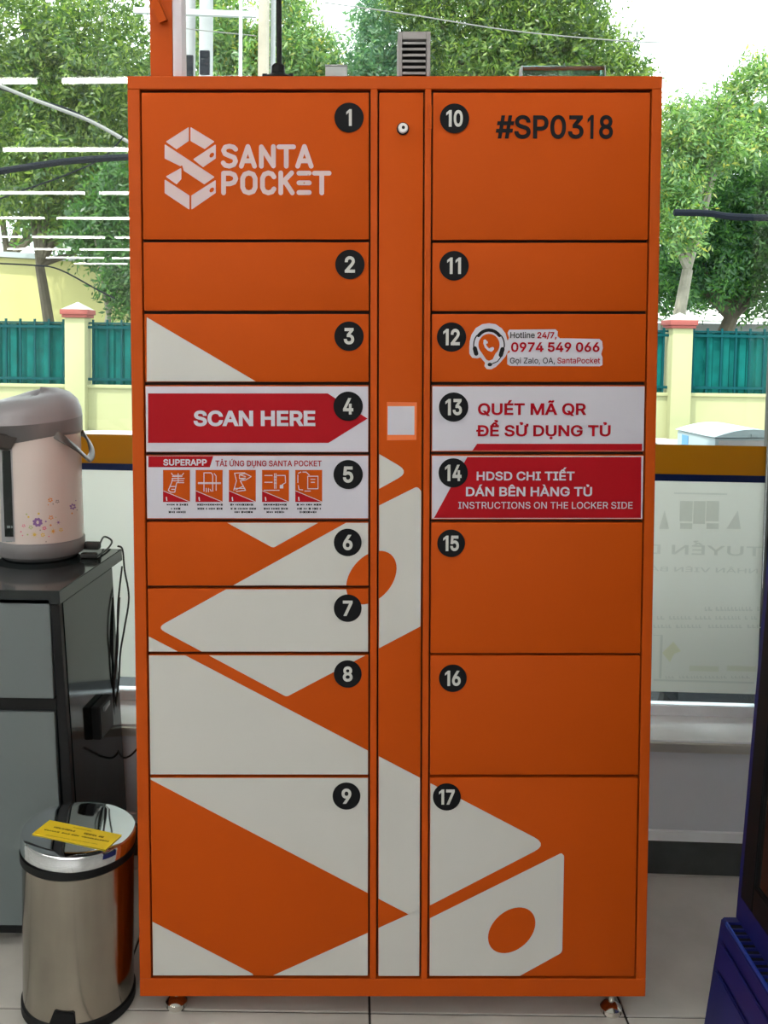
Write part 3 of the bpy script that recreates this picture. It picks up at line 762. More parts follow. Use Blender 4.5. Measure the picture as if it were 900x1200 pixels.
tube('mast', [(0.002, 0, .03), (.002, 0, .80)], .0052, M['matte_black'], t, 10)
for sx in (-.024, .024): box('cable_clip', sx-.005, sx+.005, -.012, .012, .004, .014, M['matte_black'], t, .002)
t = on_top('louvred_vent_box', 'small grey louvred plastic box on the locker top behind the middle column', 'vent box', 485.5, .01)
sc = (YL+.01)/FPX; hw = 18.5*sc; zb = 52*sc*1.0; dp = .06
box('back_shell', -hw, hw, .02, dp, 0, zb, M['louver_grey'], t, .003)
box('side_panel', -hw, -hw+.007, 0, .03, 0, zb, M['louver_grey'], t, .001); box('side_panel', hw-.007, hw, 0, .03, 0, zb, M['louver_grey'], t, .001)
box('top_panel', -hw+.0072, hw-.0072, 0, .03, zb-.014, zb, M['louver_grey'], t, .001)
box('inner_panel', -hw+.0072, hw-.0072, .017, .0198, .001, zb-.0145, M['frame_dark'], t)
for i in range(6):
    zz = .006+i*.0108
    hexa('louvre_slat', [(-hw+.008, .002, zz), (hw-.008, .002, zz), (hw-.008, .015, zz+.004), (-hw+.008, .015, zz+.004), (-hw+.008, .002, zz+.0045), (hw-.008, .002, zz+.0045), (hw-.008, .015, zz+.0085), (-hw+.008, .015, zz+.0085)], M['louver_grey'], t)
t = on_top('grey_junction_box', 'small plain grey box on the locker top right of the antenna', 'box', 394, .012)
box('body', -.020, .020, 0, .03, 0, .021, M['steel_grey'], t, .002); box('lid', -.0205, .0205, -.001, .031, .0212, .024, M['steel_grey'], t, .001)
t = on_top('clear_acrylic_box', 'low greenish clear acrylic case on the right of the locker top', 'case', 660.5, .012)
sc = (YL+.012)/FPX; hw = 47*sc
box('case', -hw, hw, 0, .03, .0, 13.5*sc, M['acrylic'], t, .001); box('end_cap', hw+.0005, hw+.002, -.001, .031, 0, 14*sc, M['steel_grey'], t); box('end_cap', -hw-.002, -hw-.0005, -.001, .031, 0, 14*sc, M['steel_grey'], t)

# ================================================================ CABINET, POT, BIN
CF, CBk = 1.993, 2.40; ZC = .778
cr = at_y(70, 692, CF).x; crb = at_y(98, 1096, CF).x; cb = at_z(143, 643, ZC).x
CBk_low = 2.345
def side_x(y, z):   # right side of the cabinet at depth y and height z
    a = cr + (cb-cr)*(y-CF)/(2.40-CF); b = crb + (cb-cr)*(y-CF)/(2.40-CF)*.9
    return b + (a-b)*z/ZC
CLx = -1.35
K = empty('storage_cabinet', 'low glossy black cabinet with grey doors under the hot water pot', 'cabinet', (0, 0, 0))
def cab(name, x0, x1f, y0, y1, z0, z1, m, bev=.0015):
    """slab whose right side follows the cabinet's side"""
    f = (lambda y, z: side_x(y, z)+x1f)
    return hexa(name, [(x0, y0, z0), (f(y0, z0), y0, z0), (f(y1, z0), y1, z0), (x0, y1, z0), (x0, y0, z1), (f(y0, z1), y0, z1), (f(y1, z1), y1, z1), (x0, y1, z1)], m, K, bev)
TB = ZC-.030
cab('top_board', CLx, .0, CF-.004, 2.355+.045, TB+.001, ZC, M['gloss_black'])
cab('body', CLx+.01, -.003, CF+.02, 2.33, .032, TB, M['gloss_black'])
fr = at_y(78, 800, CF)
def fz(py): return at_y(60, py, CF).z
# front frame bars and door panels
cab('bottom_rail', CLx+.01, -.003, CF, CF+.019, .032, .050, M['matte_black'])
ux = lambda py, px: at_y(px, py, CF).x
hexa('right_stile', [(ux(1090, 83), CF, .0505), (side_x(CF, .05)-.003, CF, .0505), (side_x(CF, .05)-.003, CF+.019, .0505), (ux(1090, 83), CF+.019, .0505),
                     (ux(700, 59), CF, TB-.0005), (side_x(CF, TB)-.003, CF, TB-.0005), (side_x(CF, TB)-.003, CF+.019, TB-.0005), (ux(700, 59), CF+.019, TB-.0005)], M['matte_black'], K, .001)
zmid0, zmid1 = fz(833), fz(819)
hexa('middle_rail', [(CLx+.01, CF+.002, zmid0), (ux(833, 66), CF+.002, zmid0), (ux(833, 66), CF+.019, zmid0), (CLx+.01, CF+.019, zmid0),
                     (CLx+.01, CF+.002, zmid1), (ux(819, 65.5), CF+.002, zmid1), (ux(819, 65.5), CF+.019, zmid1), (CLx+.01, CF+.019, zmid1)], M['matte_black'], K)
for (xa0, xa1) in ((None, -.87), (-.865, CLx+.02)):
    for zt, zb_, pt, pb in ((fz(702), zmid1+.002, 58.5, 63.5), (zmid0-.002, .052, 64, 77)):
        if xa0 is None:
            r1, r0 = at_y(pt, 720 if pt < 60 else 840, CF).x, at_y(pb, 815 if pt < 60 else 1085, CF).x; l = xa1
        else: r1 = r0 = xa0; l = xa1
        d = hexa('door', [(l, CF-.004, zb_), (r0, CF-.004, zb_), (r0, CF+.012, zb_), (l, CF+.012, zb_), (l, CF-.004, zt), (r1, CF-.004, zt), (r1, CF+.012, zt), (l, CF+.012, zt)], M['door_grey'], K, .0012)
        d['label'] = 'matte grey door panel'
for fx in (CLx+.05, crb-.05):
    for fy in (CF+.05, 2.28): lathe('foot', [(0, 0), (.02, 0), (.022, .005), (.018, .0325), (0, .0325)], M['rubber'], K, 16, (fx, fy, 0))
# socket box on the cabinet's side
sb = empty('socket_box', 'black surface socket box on the cabinet side beside the locker', 'socket box', (0, 0, 0))
yy0, yy1 = 2.13, 2.215; zz0, zz1 = .40, .475
hexa('housing', [(side_x(yy0, zz0)-.003, yy0, zz0), (side_x(yy0, zz0)+.018, yy0, zz0), (side_x(yy1, zz0)+.018, yy1, zz0), (side_x(yy1, zz0)-.003, yy1, zz0),
                 (side_x(yy0, zz1)-.003, yy0, zz1), (side_x(yy0, zz1)+.018, yy0, zz1), (side_x(yy1, zz1)+.018, yy1, zz1), (side_x(yy1, zz1)-.003, yy1, zz1)], M['matte_black'], sb, .002)
box('switch', side_x(2.17, .46)+.012, side_x(2.17, .46)+.0215, 2.150, 2.195, .458, .468, M['door_grey'], sb, .001)

# hot water pot
PX, PY = -.757, 2.318
P = empty('hot_water_pot', 'pearl white electric hot water pot with small flower print and grey lid', 'water pot', (PX, PY, ZC))
def rad(z):  return .1035 - .010*(z/.33)
lathe('base', [(0, .003), (.088, .003), (.092, 0.006), (.101, .012), (.1045, .022), (.1045, .045), (.1035, .047), (0, .047)], M['pot_grey'], P, 64)
lathe('foot_ring', [(0, 0), (.084, 0), (.088, .0035), (0, .0035)], M['rubber'], P, 48)
lathe('body', [(rad(.047), .0475), (rad(.1), .1), (rad(.2), .2), (rad(.31), .315), (0, .315)], M['pot_white'], P, 72)
# head: a ring wider to the front, dark band and lid
bm = bmesh.new(); seg = 72; th0 = radians(231)
def head_r(th, base, ext): 
    c = max(0, cos(th-th0)); return base + ext*c**3
prof = [(.0, .0955, .300), (.0, .099, .306), (1, .099, .335), (1, .098, .338), (1, .0965, .352), (.9, .088, .372), (.6, .070, .389), (.3, .046, .397), (0, .001, .400)]
rings = []
for e, r, z in prof:
    ring = []
    for i in range(seg):
        th = 2*pi*i/seg; rr = head_r(th, r, .045*e)
        dz = -.020*max(0, cos(th-th0))**2 if z < .32 else (-.012*cos(th-th0) if z > .33 else 0)
        if z > .33: dz = -.010*cos(th-th0)
        ring.append(bm.verts.new((rr*cos(th), rr*sin(th), z+dz)))
    rings.append(ring)
for a, b in zip(rings, rings[1:]):
    for i in range(seg): bm.faces.new((a[i], a[(i+1) % seg], b[(i+1) % seg], b[i]))
bm.faces.new(rings[-1])
head = from_bm('head', bm, M['pot_light'], P, True, 30)
head.data.materials.append(M['pot_grey'])
nseg = seg
for fi, f in enumerate(head.data.polygons):
    if fi < 2*nseg: f.material_index = 1
# spout under the front of the head
bm = bmesh.new()
R0 = Matrix.Rotation(th0, 3, 'Z')
def sp(a, b, c): return R0 @ Vector((a, b, c))
vs = [sp(.085, -.055, .300), sp(.085, .055, .300), sp(.142, .028, .312), sp(.142, -.028, .312), sp(.090, -.026, .262), sp(.090, .026, .262), sp(.122, .016, .270), sp(.122, -.016, .270)]
v = [bm.verts.new(p) for p in vs]
for q in ((0,1,2,3), (4,5,6,7), (0,1,5,4), (1,2,6,5), (2,3,7,6), (3,0,4,7)): bm.faces.new([v[i] for i in q])
bmesh.ops.recalc_face_normals(bm, faces=bm.faces); bmesh.ops.bevel(bm, geom=list(bm.edges), offset=.006, segments=3, affect='EDGES')
from_bm('spout', bm, M['pot_dark'], P, True)
# release panel on the lid
bm = bmesh.new()
def lidz(x, y):
    r = hypot(x, y); th = atan2(y, x); k_ = r/max(1e-4, head_r(th, 1, 0))
    tab = [(0, .400), (.046, .397), (.070, .389), (.088, .372), (.0965, .352)]
    for (ra, za), (rb, zb2) in zip(tab, tab[1:]):
        if r <= rb: return za+(zb2-za)*(r-ra)/(rb-ra) - .010*cos(th-th0)*1.0
    return .352
for (ua, ub, va, vb, up_) in ((.018, .066, -.020, .020, .0008),):
    n = 6; g = [[bm.verts.new((*(R0 @ Vector((ua+(ub-ua)*i/n, va+(vb-va)*j/n, 0)))[:2], lidz(*(R0 @ Vector((ua+(ub-ua)*i/n, va+(vb-va)*j/n, 0)))[:2])+up_)) for j in range(n+1)] for i in range(n+1)]
    for i in range(n):
        for j in range(n): bm.faces.new((g[i][j], g[i+1][j], g[i+1][j+1], g[i][j+1]))
    ext = bmesh.ops.extrude_face_region(bm, geom=list(bm.faces)); bmesh.ops.translate(bm, verts=[q for q in ext['geom'] if isinstance(q, bmesh.types.BMVert)], vec=(0, 0, -.004))
bmesh.ops.recalc_face_normals(bm, faces=bm.faces); from_bm('release_panel', bm, M['pot_grey'], P, True)
tube('lid_hinge', [(.086, .030, .352), (.080, .048, .352)], .005, M['pot_light'], P, 10)
# carry handle swung down at the side
tp = at_y(78, 494, PY-.07)
hp = [(.062, -.080, .303), (.084, -.074, .288), (.104, -.055, .268), (.116, -.03, .247), (.119, -.004, .237), (.117, .03, .247), (.105, .055, .268), (.085, .074, .288), (.062, .080, .303)]
hp = [Vector(p) for p in hp]; path = smooth_path(hp, 5)
bm = bmesh.new()
prev = None
for i, p in enumerate(path):
    d = (path[min(i+1, len(path)-1)]-path[max(i-1, 0)]).normalized(); w = Vector((-.7, 0, 1)).normalized(); n_ = d.cross(w).normalized(); w = n_.cross(d)
    ww, tt = .009, .0035
    ring = [bm.verts.new(p+w*ww*a+n_*tt*b) for a, b in ((-1,-.6),(-1,.6),(-.6,1),(.6,1),(1,.6),(1,-.6),(.6,-1),(-.6,-1))]
    if prev:
        for q in range(8): bm.faces.new((prev[q], prev[(q+1)%8], ring[(q+1)%8], ring[q]))
    else: bm.faces.new(ring[::-1])
    prev = ring
bm.faces.new(prev); bmesh.ops.recalc_face_normals(bm, faces=bm.faces)
from_bm('carry_handle', bm, M['pot_dark'], P, True)
def pot_pt(px, py, off=.0006):   # a point of the pot's wall seen at that pixel
    d = ray(px, py).normalized(); o = CAM - Vector((PX, PY, ZC))
    for _ in range(3):
        z = .15 if _ == 0 else p.z
        r = rad(z)+off; a = d.x*d.x+d.y*d.y; b = 2*(o.x*d.x+o.y*d.y); c = o.x*o.x+o.y*o.y-r*r
        disc = b*b-4*a*c
        if disc < 0: return None
        t_ = (-b-sqrt(disc))/(2*a); p = o+d*t_
    return p
def pot_patch(name, pts, m, off=.0006, parent=P):
    """polygon wrapped on the pot; pts in photograph pixels, strip of quads"""
    q = [pot_pt(x, y, off) for x, y in pts]
    if any(a is None for a in q): return None
    bm = bmesh.new(); vs = [bm.verts.new(a) for a in q]; bm.faces.new(vs); return bm
bm = bmesh.new()
def pot_grid(bm, x0, x1, y0, y1, dx, off=.0008, nx=6, ny=8):
    g = [[bm.verts.new(pot_pt(x0+(x1-x0)*i/nx+dx*j/ny, y0+(y1-y0)*j/ny, off)) for j in range(ny+1)] for i in range(nx+1)]
    for i in range(nx):
        for j in range(ny): bm.faces.new((g[i][j], g[i+1][j], g[i+1][j+1], g[i][j+1]))
pot_grid(bm, -1.5, 14.2, 524, 635, 3.5, .0008); from_bm('gauge_surround', bm, M['pot_light'], P, True)
bm = bmesh.new(); pot_grid(bm, 2.0, 12.2, 528, 629, 3.6, .0016); from_bm('water_gauge', bm, M['gauge'], P, True)
bm = bmesh.new(); pot_grid(bm, 8, 12, 616, 619, .2, .0020, 2, 1); pot_grid(bm, 13, 14.5, 616, 619, .2, .0020, 2, 1); pot_grid(bm, 7, 14, 634.0, 635.2, 0, .0018, 3, 1); from_bm('gauge_marks', bm, M['gauge_print'], P)
fc = {'purple': (.20, .10, .30), 'orange': (.62, .22, .05), 'yellow': (.62, .42, .06), 'pink': (.62, .12, .22), 'green': (.32, .40, .16), 'grey': (.22, .2, .2)}
def flower(px, py, r, col, n=6, kind='petal'):
    bm = bmesh.new()
    if kind == 'petal':
        for k_ in range(n):
            a = 2*pi*k_/n+.3; cx_, cy_ = px+cos(a)*r*.62, py+sin(a)*r*.62
            pp = [pot_pt(cx_+cos(b)*r*.30+cos(a)*r*.12*cos(b-a), cy_+sin(b)*r*.30) for b in [2*pi*j/7 for j in range(7)]]
            bm.faces.new([bm.verts.new(q) for q in pp])
    elif kind == 'star':
        for k_ in range(n):
            a = 2*pi*k_/n; pp = [pot_pt(px+cos(a-.25)*r*.25, py+sin(a-.25)*r*.25), pot_pt(px+cos(a)*r, py+sin(a)*r), pot_pt(px+cos(a+.25)*r*.25, py+sin(a+.25)*r*.25)]
            bm.faces.new([bm.verts.new(q) for q in pp])
        bm.faces.new([bm.verts.new(pot_pt(px+cos(2*pi*j/8)*r*.35, py+sin(2*pi*j/8)*r*.35)) for j in range(8)])
    else:
        bm.faces.new([bm.verts.new(pot_pt(px+cos(2*pi*j/7)*r, py+sin(2*pi*j/7)*r)) for j in range(7)])
    bmesh.ops.recalc_face_normals(bm, faces=bm.faces)
    from_bm('printed_flower' if kind != 'dot' else 'printed_dot', bm, FM[col], P)
FM = {k_: mat('print_'+k_, c, .5) for k_, c in fc.items()}
def zf(x, y): return 0+x/5.625, 560+y/5.625
for x_, y_, r_, c_, n_, kd in ((248,293,6,'purple',8,'petal'),(332,146,3,'orange',6,'petal'),(378,156,2.5,'grey',5,'petal'),(480,190,4,'purple',6,'petal'),(385,294,3.6,'purple',6,'star'),(336,262,3,'orange',5,'petal'),
        (350,352,4.5,'yellow',8,'star'),(352,352,3.6,'orange',8,'star'),(228,374,4.8,'yellow',9,'star'),(282,376,2.7,'yellow',6,'petal'),(293,332,2.6,'pink',6,'petal'),(156,316,2.2,'pink',5,'petal'),(203,326,2.8,'green',5,'petal'),(402,343,2.6,'yellow',5,'petal'),(148,380,2,'pink',4,'star'),
        (175,240,1.1,'green',0,'dot'),(188,258,1.3,'yellow',0,'dot'),(255,236,1.4,'yellow',0,'dot'),(302,288,1.1,'purple',0,'dot'),(334,312,1.3,'orange',0,'dot'),(265,345,.9,'grey',0,'dot'),(138,355,1,'pink',0,'dot'),(182,374,1.1,'green',0,'dot'),(318,178,.7,'orange',0,'dot'),(350,172,.9,'grey',0,'dot'),(475,234,1.1,'orange',0,'dot'),(508,212,.8,'grey',0,'dot'),(500,150,.7,'purple',0,'dot'),(304,421,.8,'grey',0,'dot'),(322,386,.8,'pink',0,'dot'),(368,260,.6,'green',0,'dot')):
    a_, b_ = zf(x_, y_); flower(a_, b_, r_, c_, n_, kd)
# power cord: plug at the pot, loops over the cabinet, down behind it
C = empty('power_cord', 'black power cord trailing from the pot over the cabinet edge', 'cord', (0, 0, 0))
pl = Vector((PX+.1035, PY+.02, ZC+.022))
box('plug', pl.x-.004, pl.x+.036, pl.y-.012, pl.y+.012, ZC+.012, ZC+.030, M['rubber'], C, .005)
def cz(px, py, z): v_ = at_z(px, py, z); return (v_.x, v_.y, z)
a = (pl.x+.034, pl.y, ZC+.022); b = cz(122, 629, ZC+.014); c = cz(131, 634, ZC+.006); d = cz(126, 643, ZC+.004); e = cz(112, 653, ZC+.004)
tube('cord_on_top', smooth_path([a, b, c, d, e], 6), .0024, M['rubber'], C, 8)
g = cz(104, 653, ZC+.001); box('inline_switch', g[0]-.018, g[0]+.020, g[1]-.012, g[1]+.010, ZC+.0005, ZC+.012, M['rubber'], C, .004)
YB = 2.365
def cy(px, py, y): v_ = at_y(px, py, y); return (v_.x, v_.y, v_.z)
g1 = [cy(138, 640, 2.40), cy(143.5, 644, 2.408), cy(146, 668, 2.40), cy(151, 700, 2.37), cy(146, 735, 2.33), cy(141, 765, 2.31), cy(139, 800, 2.30), cy(133, 845, 2.30), cy(131, 862, 2.30)]
tube('cord_run', smooth_path(g1, 6), .0024, M['rubber'], C, 8)
g2 = [cy(143, 664, 2.404), cy(140, 690, 2.36), cy(138, 715, 2.33), cy(138, 755, 2.31), cy(136, 780, 2.305), cy(131, 835, 2.30), cy(133, 865, 2.30), cy(142, 886, 2.29), cy(152, 886, 2.27), cy(163, 875, 2.24)]
tube('cord_run', smooth_path(g2, 6), .0024, M['rubber'], C, 8)
g3 = [cy(140, 700, 2.345), cy(134, 800, 2.29), cy(132, 865, 2.28), cy(124, 905, 2.26)]
tube('cord_run', smooth_path(g3, 6), .0024, M['rubber'], C, 8)

# coiled cables on the floor behind the bin
Q = empty('coiled_cables', 'tangle of black cables hanging beside the locker behind the bin', 'cables', (0, 0, 0))
rnd = random.Random(11)
for k_ in range(6):
    cx_, cz_ = -.435+rnd.uniform(-.008, .008), .33-.012*k_
    pts = [(cx_+.028*cos(a), 2.10+.05*sin(a)+.01*rnd.random(), cz_+.01*sin(2*a+k_)) for a in [2*pi*j/14 for j in range(15)]]
    tube('cable_loop', smooth_path(pts, 3), .0035, M['rubber'], Q, 8)
tube('cable_loop', smooth_path([(-.43, 2.09, .33), (-.425, 2.08, .2), (-.43, 2.09, .1), (-.44, 2.1, .006), (-.40, 2.12, .006)], 5), .004, M['rubber'], Q, 8)
tube('cable_loop', smooth_path([(-.45, 2.12, .33), (-.452, 2.12, .2), (-.447, 2.11, .08), (-.47, 2.13, .006)], 5), .004, M['rubber'], Q, 8)

# pedal bin
BX, BY = -.5285, 1.838
B = empty('pedal_bin', 'round polished steel pedal bin with yellow label on its lid', 'bin', (BX, BY, 0))
RB = .1085
lathe('base_ring', [(0, 0), (RB-.002, 0), (RB+.001, .004), (RB+.001, .020), (RB-.003, .023), (0, .023)], M['matte_black'], B, 64)
lathe('body', [(RB-.0025, .0235), (RB-.0025, .3), (RB-.004, .301), (0, .301)], M['steel_brushed'], B, 96)
lathe('collar', [(0, .3015), (RB-.001, .3015), (RB+.002, .304), (RB+.002, .318), (0, .319)], M['matte_black'], B, 72)
LT = Matrix.Rotation(radians(3), 3, 'Y') @ Matrix.Rotation(radians(0), 3, 'X')
bm = bmesh.new(); lathe(None, [(0, .0), (RB+.001, .0), (RB+.001, .024), (RB-.001, .0275), (RB-.006, .0290), (RB-.02, .0296), (0, .0305)], None, bm=bm, seg=96)
bmesh.ops.recalc_face_normals(bm, faces=bm.faces); bmesh.ops.rotate(bm, verts=bm.verts, cent=(0, 0, 0), matrix=LT); bmesh.ops.translate(bm, verts=bm.verts, vec=(0, 0, .3195))
lid = from_bm('lid', bm, M['lid_mirror'], B, True)
def lid_pt(px, py, off):
    n = (LT @ Vector((0, 0, 1))).normalized(); c_ = Vector((BX, BY, 0)) + LT @ Vector((0, 0, .0306)) + Vector((0, 0, .3195)) + n*off
    d_ = ray(px, py); t_ = (c_-CAM).dot(n)/d_.dot(n); return CAM + d_*t_ - Vector((BX, BY, 0))
def zb_(x, y): return (20+x/6.4286, 940+y/6.4286)
bm = bmesh.new(); top_ = [bm.verts.new(lid_pt(*zb_(*p), .0008)) for p in ((113,238),(245,134),(790,246),(665,357))]
f = bm.faces.new(top_); ex = bmesh.ops.extrude_face_region(bm, geom=[f]); bmesh.ops.translate(bm, verts=[q for q in ex['geom'] if isinstance(q, bmesh.types.BMVert)], vec=(0, 0, -.0008))
bmesh.ops.recalc_face_normals(bm, faces=bm.faces); lab = from_bm('yellow_label', bm, M['yellow_label'], lid)
bm = bmesh.new(); rnd = random.Random(3)
for (xa, ya, xb, yb, h_) in ((275, 192, 650, 270, 18), (203, 210, 685, 300, 14), (425, 192, 560, 222, 6), (215, 248, 600, 318, 5)):
    L_ = hypot(xb-xa, yb-ya); s_ = 0
    while s_ < L_:
        w_ = rnd.choice((.6, .9, 1.1))*h_
        if rnd.random() > .16:
            for (u0, u1, v0_, v1_) in ((0, .35, 0, 1), (0, 1, 0, .35), (.6, 1, .0, rnd.choice((.6, 1)))):
                q = []
                for uu, vv in ((u0, v0_), (u1, v0_), (u1, v1_), (u0, v1_)):
                    t_ = (s_+uu*w_)/L_; q.append(bm.verts.new(lid_pt(*zb_(xa+(xb-xa)*t_+vv*h_*.55, ya+(yb-ya)*t_-vv*h_*.6), .0012)))
                bm.faces.new(q)
        s_ += w_*1.35
from_bm('label_print', bm, M['ink'], lid)
box('pedal', -.022, .022, -RB-.035, -RB+.008, .004, .016, M['matte_black'], B, .003)
bm = bmesh.new(); q = [(-.034, -RB+.002, .004), (.026, -RB+.002, .004), (.026, -RB-.004, .004), (-.034, -RB-.004, .004), (-.016, -RB+.006, .052), (.022, -RB+.006, .048), (.022, -RB-.001, .048), (-.016, -RB-.001, .052)]
hexa('pedal_guard', q, M['matte_black'], B, .002)

# ================================================================ DISPLAY COOLER
R_ = empty('display_cooler', 'blue drinks cooler with black framed glass door at the right edge', 'cooler', (0, 0, 0))
FBY = 1.765; NBY = 1.12
def bp_(px, py, y): return at_y(px, py, y)
zt = .238
hexa('base', [(.676, NBY, 0), (1.25, NBY, 0), (1.25, FBY, 0), (.680, FBY, 0), (.694, NBY, zt), (1.25, NBY, zt), (1.25, FBY-.01, zt), (.704, FBY-.01, zt)], M['blue'], R_, .004)
# stepped skirt ledge lines on the base
hexa('skirt_panel', [(.6715, NBY+.01, .02), (.679, NBY+.01, .02), (.679, FBY-.035, .02), (.6740, FBY-.035, .02), (.6835, NBY+.01, .150), (.692, NBY+.01, .150), (.692, FBY-.035, .150), (.6865, FBY-.035, .150)], M['blue'], R_, .002)
hexa('skirt_panel', [(.6820, NBY+.01, .158), (.694, NBY+.01, .158), (.694, FBY-.035, .158), (.6880, FBY-.035, .158), (.6870, NBY+.01, .205), (.697, NBY+.01, .205), (.697, FBY-.035, .205), (.6945, FBY-.035, .205)], M['blue'], R_, .002)
GX0, GX1_ = .704, .730
gy1 = 1.725
box('grille_well', GX0, GX1_, NBY+.05, gy1, zt+.0002, zt+.0012, M['ink'], R_)
hexa('grille_rim', [(GX0-.0045, NBY+.05, zt), (GX0, NBY+.05, zt), (GX0+.001, gy1, zt), (GX0-.002, gy1, zt), (GX0-.0045, NBY+.05, zt+.007), (GX0, NBY+.05, zt+.007), (GX0+.001, gy1, zt+.007), (GX0-.002, gy1, zt+.007)], M['blue_lit'], R_)
box('grille_rim', GX1_, GX1_+.002, NBY+.05, gy1, zt, zt+.006, M['blue'], R_)
box('grille_rim', GX0, GX1_, gy1, gy1+.002, zt, zt+.006, M['blue'], R_)
yy_ = gy1-.018
while yy_ > NBY+.06:
    box('grille_slat', GX0+.001, GX1_, yy_-.0035, yy_, zt+.001, zt+.006, M['blue'], R_); yy_ -= .0185
# leaning cabinet above
ln = (.7612-.729)/(.944-.257)
def bx_(z): return .729 + ln*(z-.257)
ZH = 1.90
hexa('cabinet', [(bx_(zt), NBY, zt), (1.25, NBY, zt), (1.25, 1.75, zt), (bx_(zt), 1.75, zt), (bx_(ZH), NBY, ZH), (1.25, NBY, ZH), (1.25, 1.75, ZH), (bx_(ZH), 1.75, ZH)], M['blue'], R_, .005)
def lean_box(name, d0, d1, y0, y1, z0, z1, m, bev=.0):
    return hexa(name, [(bx_(z0)-d1, y0, z0), (bx_(z0)-d0, y0, z0), (bx_(z0)-d0, y1, z0), (bx_(z0)-d1, y1, z0), (bx_(z1)-d1, y0, z1), (bx_(z1)-d0, y0, z1), (bx_(z1)-d0, y1, z1), (bx_(z1)-d1, y1, z1)], m, R_, bev)
dy1 = 1.712
lean_box('door_frame', 0, .010, dy1-.05, dy1, .300, 1.80, M['matte_black'], .002)
lean_box('door_frame', 0, .010, NBY+.03, NBY+.08, .300, 1.80, M['matte_black'], .002)
lean_box('door_frame', 0, .010, NBY+.0805, dy1-.0505, .300, .350, M['matte_black'], .002)
lean_box('door_frame', 0, .010, NBY+.0805, dy1-.0505, 1.75, 1.80, M['matte_black'], .002)
lean_box('door_glass', 0, .004, NBY+.081, dy1-.051, .351, 1.749, M['cooler_glass'])

# ================================================================ OUTSIDE
struct(box('ground', -45, 45, 4.6, 60, -.14, -.04, M['pavement']), 'concrete yard and street')
struct(box('floor_outside', -45, 45, 2.75, 4.6, -.14, -.04, mat('shade_dark_ground', (.035, .038, .04), .9, noise=.3, nscale=4)), 'ground strip outside the window, coloured dark for shade')  # added strip: shade near the window is put into the ground colour
FY_ = 13.0
def fence():
    px_posts = [-12.2, -8.0, -3.73, .31, 4.36, 8.4, 12.4]
    fn = empty('boundary_fence', 'teal sheet fence on a low yellow wall with red capped posts across the yard', 'fence', (0, 0, 0))
    wl = box('low_wall', -16, 16, FY_, FY_+.14, -.04, .62, M['wall_yellow'], fn)
    cp = box('coping', -16, 16, FY_-.03, FY_+.17, .6205, .665, M['wall_yellow'], wl, .006)
    box('kerb', -16, 16, FY_-.16, FY_-.005, -.04, .05, M['kerb'], wl, .01)
    gl = 'square yellow gate posts with red caps'
    for x in px_posts:
        p = box('post', x-.135, x+.135, FY_-.15, FY_+.17, -.04, (1.66 if x < 0 else 1.63)-.10, M['wall_yellow'], fn, .008)
        h_ = 1.66 if x < 0 else 1.63; y_ = FY_+.07
        box('cap_base', x-.165, x+.165, y_-.25, y_+.13, h_-.0995, h_-.06, M['cap_red'], p, .008)
        box('cap_band', x-.185, x+.185, y_-.27, y_+.15, h_-.0595, h_+.01, M['cap_red'], p, .012)
        bm = bmesh.new(); a_ = [bm.verts.new(q) for q in ((x-.17, y_-.255, h_+.0105), (x+.17, y_-.255, h_+.0105), (x+.17, y_+.135, h_+.0105), (x-.17, y_+.135, h_+.0105))]; c_ = bm.verts.new((x, y_-.06, h_+.115))
        for i in range(4): bm.faces.new((a_[i], a_[(i+1) % 4], c_))
        bm.faces.new(a_[::-1]); from_bm('cap_pyramid', bm, M['cap_top'], p)
    for k_, (a, b) in enumerate(zip(px_posts, px_posts[1:])):
        f_ = bpy.data.objects.new('fence_panel', None); COL.objects.link(f_); f_.parent = fn; f_.location = ((a+b)/2, FY_+.05, .62)
        h2 = (b-a)/2-.20; n = int(2*h2/.22); wd = 2*h2/n
        for i in range(n):   # corrugated sheets, one by one
            x0_ = -h2+i*wd
            bm = bmesh.new(); prof_ = [(0, .0), (.18, 0), (.28, .03), (.72, .03), (.82, 0), (1, 0)]
            vv = [[bm.verts.new((x0_+u*wd*1.0, d_, z_)) for z_ in (.045, .86)] for u, d_ in prof_]
            bk = [[bm.verts.new((x0_+u*wd*1.0, d_+.004, z_)) for z_ in (.045, .86)] for u, d_ in prof_]
            for s_, fl_ in ((vv, 0), (bk, 1)):
                for A_, B_ in zip(s_, s_[1:]):
                    q = (A_[0], B_[0], B_[1], A_[1]); bm.faces.new(q if not fl_ else q[::-1])
            from_bm('sheet', bm, M['teal'], f_)
        for z_ in (.10, .80): box('rail', -h2-.08, h2+.08, -.045, -.012, z_, z_+.035, M['teal_rail'], f_)
        box('top_bar', -h2-.08, h2+.08, -.02, .04, .862, .885, M['teal_rail'], f_)
        m_ = max(2, int(2*h2/.19))
        for i in range(m_+1): 
            x_ = -h2+2*h2*i/m_; box('upright', x_-.012, x_+.012, -.040, -.008, .047, .92, M['teal_rail'], f_)
fence()
